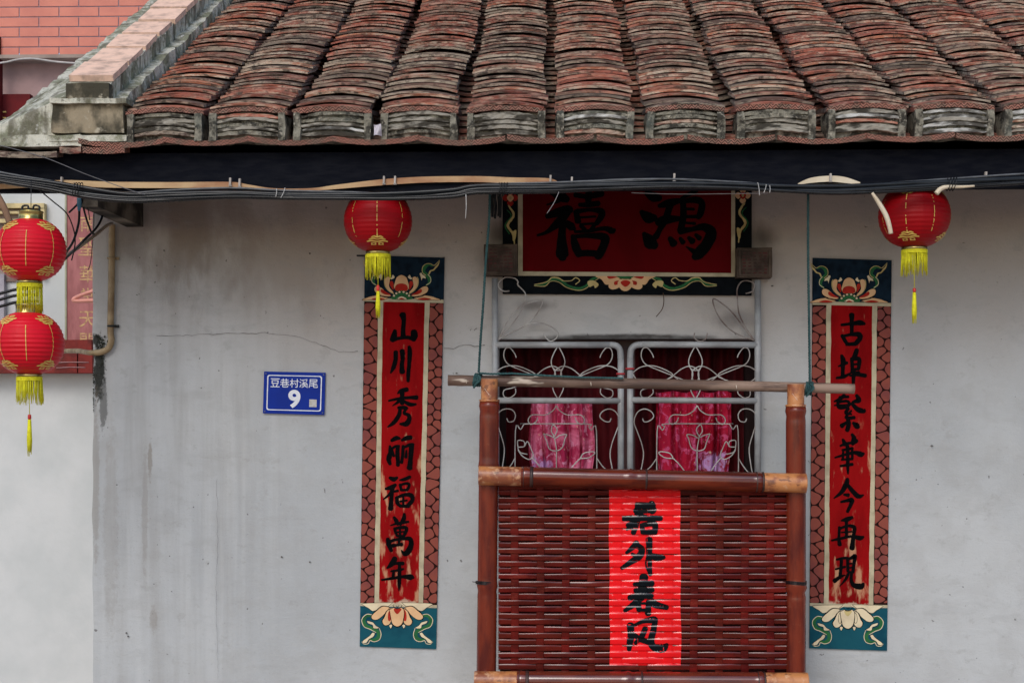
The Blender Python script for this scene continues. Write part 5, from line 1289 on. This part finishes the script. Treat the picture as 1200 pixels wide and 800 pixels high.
# yellowed trunking strip nailed to the fascia
M_STRIP = simple('yellowed_plastic_strip', (.50, .34, .17), (.30, .13, .05), 5, .55, .001, 40, (1, 1, 2))
M_IVORY = simple('ivory_plastic', (.66, .58, .44), (.55, .46, .32), 12, .5)
def ribbon(pts, Y, th, mat, name, label, cat='cable strip'):
    q = crom([Vector(p) for p in pts], 6); g = G(); vs = []
    for p in q:
        for (dv, dy) in ((-p.z/2, 0), (p.z/2, 0), (p.z/2, th), (-p.z/2, th)): vs.append(P(p.x, p.y+dv, Y+dy))
    n = len(q); g.add(vs, [(i*4+k, (i+1)*4+k, (i+1)*4+(k+1) % 4, i*4+(k+1) % 4) for i in range(n-1) for k in range(4)] + [(0, 1, 2, 3), (4*n-1, 4*n-2, 4*n-3, 4*n-4)])
    return tag(g.obj(name, mat), label, cat)
YS = YE+.036
s1 = ribbon([(-40, 219, 6), (0, 218.5, 6), (45, 216.5, 6), (75, 214.5, 7), (130, 216.5, 7), (200, 217, 7), (270, 216.5, 6.5), (292, 219, 5), (322, 222, 2.5), (365, 222, 3), (395, 219, 5), (450, 213.5, 7), (500, 210.5, 7), (560, 210, 7), (600, 211.5, 7), (643, 212.5, 7), (655, 215, 2)], YS, .006, M_STRIP, 'yellowed_strip', 'long yellowed plastic strip nailed along the left half of the black eave board')
s2 = ribbon([(655, 215, 2), (690, 213, 3), (730, 211, 3.5), (790, 210, 2), (830, 214, 1.5)], YS, .005, M_CABG, 'grey_strip', 'thin grey strip nailed to the black eave board above the red name board')
s3 = ribbon([(935, 216, 2), (950, 211.5, 6), (972, 209.5, 7), (990, 211, 7), (1008, 215, 3)], YS, .006, M_IVORY, 'ivory_strip', 'short arched ivory strip on the black eave board near the right couplet')
M_CLIP = simple('white_clip', (.42, .38, .34), None, 20, .6)
for (u, v) in ((72.5, 212), (270, 213), (450, 211), (463, 211), (645, 210), (670, 212), (790, 208), (973, 208), (281, 214), (1155, 206)):
    g = G(); p = P(u, v, YS-.004); g.box(p, (.006, .014, .024), ry=.05); g.box(p+Vector((0, 0, -.013)), (.009, .01, .004)); g.obj('cable_clip', M_CLIP, house)
g = G(); q = [P(u, v, YE-.02) for u, v in ((1022, 226), (1030, 238), (1038, 252), (1042, 264), (1044, 274))]
g.tube(q, [.0045, .0072, .008, .0075, .007], 10, sub=5); tag(g.obj('cream_hose', M_IVORY), 'cream hose end dangling before the right lantern', 'hose')
g = G(); q = [P(u, v, YE-.012) for u, v in ((1097, 227), (1103, 221), (1112, 219), (1126, 219), (1142, 218))]
g.tube(q, [.008, .0078, .006, .005, .003], 10, sub=5); tag(g.obj('cream_hose', M_IVORY), 'short cream hose end sticking out above the right lantern', 'hose')
for (u, v, lab) in ((90, 222, 'black wire tie round the eave cables just above the blue tape'), (588, 222, 'black wire tie round the eave cables near the left edge of the red board'), (1114, 216, 'black wire tie round the eave cables above the right lantern')):
    g = G(); p = P(u, v, YC-.012); cs = []
    for t in range(26): cs.append(p+Vector((.004*math.cos(t*.8)+.0011*t-.012, .014*math.sin(t*.8)-.003, .021*math.cos(t*.8))))
    g.tube(cs, .0015, 5, sub=2); tag(g.obj('wire_tie', M_BLK), lab, 'wire tie', 'wire ties on the eave cables')
M_THR = simple('white_thread', (.6, .6, .58), None, 20, .6)
for (u0, v0, u1, v1, lab) in ((324, 221, 323, 231, 'white thread tied upright over the cables left of the middle lantern'), (334, 220, 329, 232, 'slanting white thread tied over the cables left of the middle lantern'),
        (888, 214, 890, 229, 'longest white thread tied over the cables right of the red board'), (898, 216, 895, 226, 'slanting white thread over the cables right of the red board'),
        (902, 217, 902, 226, 'shortest white thread over the cables right of the red board'), (546, 228, 545.5, 256, 'loose white thread hanging below the cables between lantern and red board')):
    g = G(); g.tube([P(u0, v0, YC-.018), P((u0+u1)/2+.6, (v0+v1)/2, YC-.018), P(u1, v1, YC-.016)], .0011, 4); tag(g.obj('white_thread', M_THR), lab, 'thread', 'white threads on the eave cables')
M_FW = simple('fine_pale_wire', (.35, .33, .33), None, 20, .5)
g = G(); g.tube([P(u, v, YC+.03) for u, v in ((740, 226), (800, 227.5), (900, 226.5))], .0012, 4); tag(g.obj('fine_wire', M_FW), 'fine pale wire stretched level across the top of the red board', 'wire')
g = G(); g.tube([P(u, v, YC-.02) for u, v in ((655, 225), (649, 238), (641, 250))], .0009, 4)
tag(g.obj('fine_wire', M_FW), 'fine pale wire end slanting over the left character of the red board', 'wire')
g = G(); g.tube([P(u, v, YW-.03) for u, v in ((777, 343), (778, 352), (776, 362), (769, 371))], .0015, 5)
tag(g.obj('brown_twig', simple('brown_twig', (.09, .05, .03), None, 20, .8)), 'curved brown twig hanging beneath the red board', 'twig')
g = G(); p0 = P(50, 184, YE-.02); g.tube([P(u, v, YE-.02) for u, v in ((-10, 168), (50, 184), (100, 204), (150, 222), (170, 228))], .0014, 5)
tag(g.obj('thin_wire', simple('thin_grey_wire', (.12, .12, .13), None, 20, .5)), 'thin grey wire slanting across the left end of the eave board', 'wire')
# ivory offcut above right lantern
# cables and conduit at the left corner
def cable(pts, r, mat, label, name='hanging_cable', cat='cable', seg=8):
    g = G(); g.tube([P(u, v, y) for u, v, y in pts], r, seg, sub=6); return tag(g.obj(name, mat), label, cat)
cable([(45, 222, 4.62), (62, 236, 4.65), (78, 250, 4.68), (86, 268, 4.7), (88, 285, 4.72), (84, 305, 4.75)], .0022, M_BLK, 'thin black cable curving down from the eave to the right of the upper lantern')
cable([(100, 225, 4.66), (92, 238, 4.68), (81, 249, 4.7)], .0034, M_BLK, 'short black cable stub pointing left below the eave bundle')
cable([(93, 225, 4.66), (93, 245, 4.68), (92, 262, 4.7), (86, 282, 4.72), (78, 295, 4.75), (68, 308, 4.78)], .0042, M_BLK, 'black cable with blue tape dropping from the eave behind the lantern')
g = G(); g.tube([P(93, 232, 4.67), P(93, 240, 4.675), P(92.6, 247, 4.682)], [.0085, .0075, .0045], 8); tag(g.obj('blue_tape', simple('blue_tape', (.03, .13, .22), (.06, .16, .22), 30, .5)), 'blue tape wrapped round a black cable below the left end of the eave', 'tape')
cable([(94, 226, 4.66), (100, 252, 4.7), (107, 272, 4.74), (110, 274, 4.76)], .0035, M_BLK, 'black cable slanting right from the blue tape to the beige cable')
cable([(96, 226, 4.68), (103, 245, 4.7), (105, 258, 4.72)], .0016, M_BLK, 'thinnest black wire hanging before the red pilaster')
cable([(121, 242, 4.9), (119, 256, 4.88), (112, 268, 4.84), (100, 280, 4.8), (84, 296, 4.78), (70, 309, 4.76)], .0042, M_BLK, 'black cable looping down from the concrete eave beam')
cable([(131, 262, 5.12), (124, 265, 5.06), (112, 275, 4.98), (96, 287, 4.88), (76, 301, 4.8), (62, 310, 4.78)], .0062, simple('beige_cable', (.36, .29, .22), (.24, .19, .15), 20, .5), 'thick beige cable running from the wall conduit to behind the upper lantern')
cable([(110, 226, 4.9), (110, 262, 4.95), (108, 290, 5.0), (106, 308, 5.0), (103, 317, 5.0)], .0013, M_ROPED, 'fine dark wire hanging in front of the red pilaster')
cond = empty('wall_conduit', P(131, 410, YW), 'rusty beige conduit pipe running down the left edge of the plaster wall', 'conduit')
M_COND = simple('stained_beige_pipe', (.36, .27, .15), (.20, .13, .06), 14, .6, .001, 40)
g = G(); g.tube([P(u, v, YW-.016) for u, v in ((131.5, 263), (131, 275), (130.6, 330), (129.5, 385), (130.5, 398), (127, 408), (118, 412.5), (111, 413))], .0115, 10, sub=6); g.obj('pipe', M_COND, cond)
g = G(); g.tube([P(111, 413, YW-.016), P(104, 413, YW+.02), P(90, 411, 5.6), P(70, 411.5, 6.2), P(60, 412, 6.5)], .0095, 8, sub=4); g.obj('pipe_tail', M_COND, cond)
for v in (302.5, 382):
    g = G(); c = P(130.6, v, YW-.016)
    g.tube([c+Vector((.013*math.cos(t*.5236), .013*math.sin(t*.5236), 0)) for t in range(13)], .0035, 6, sub=1); g.box(c+Vector((.018, .008, 0)), (.014, .006, .010)); g.obj('pipe_clip', M_ROPED if v > 350 else M_COND, cond)
# nails
g = G()
for (u, v) in ((363, 297), (520, 302), (1066, 305), (535, 437), (363, 658), (148, 741), (150, 745), (330, 652), (1092, 522), (905, 335)):
    p = P(u, v, YW-.002); g.box(p, (.005, .008, .004), rz=.3)
g.obj('nails', M_CRACK, house, kind='stuff')
g = G(); g.tube([P(418, 299.5, YW-.02), P(434, 299.5, YW-.02)], .003, 6, sub=1); tag(g.obj('iron_peg', M_ROPED), 'short dark iron peg at the top corner of the left couplet', 'peg')
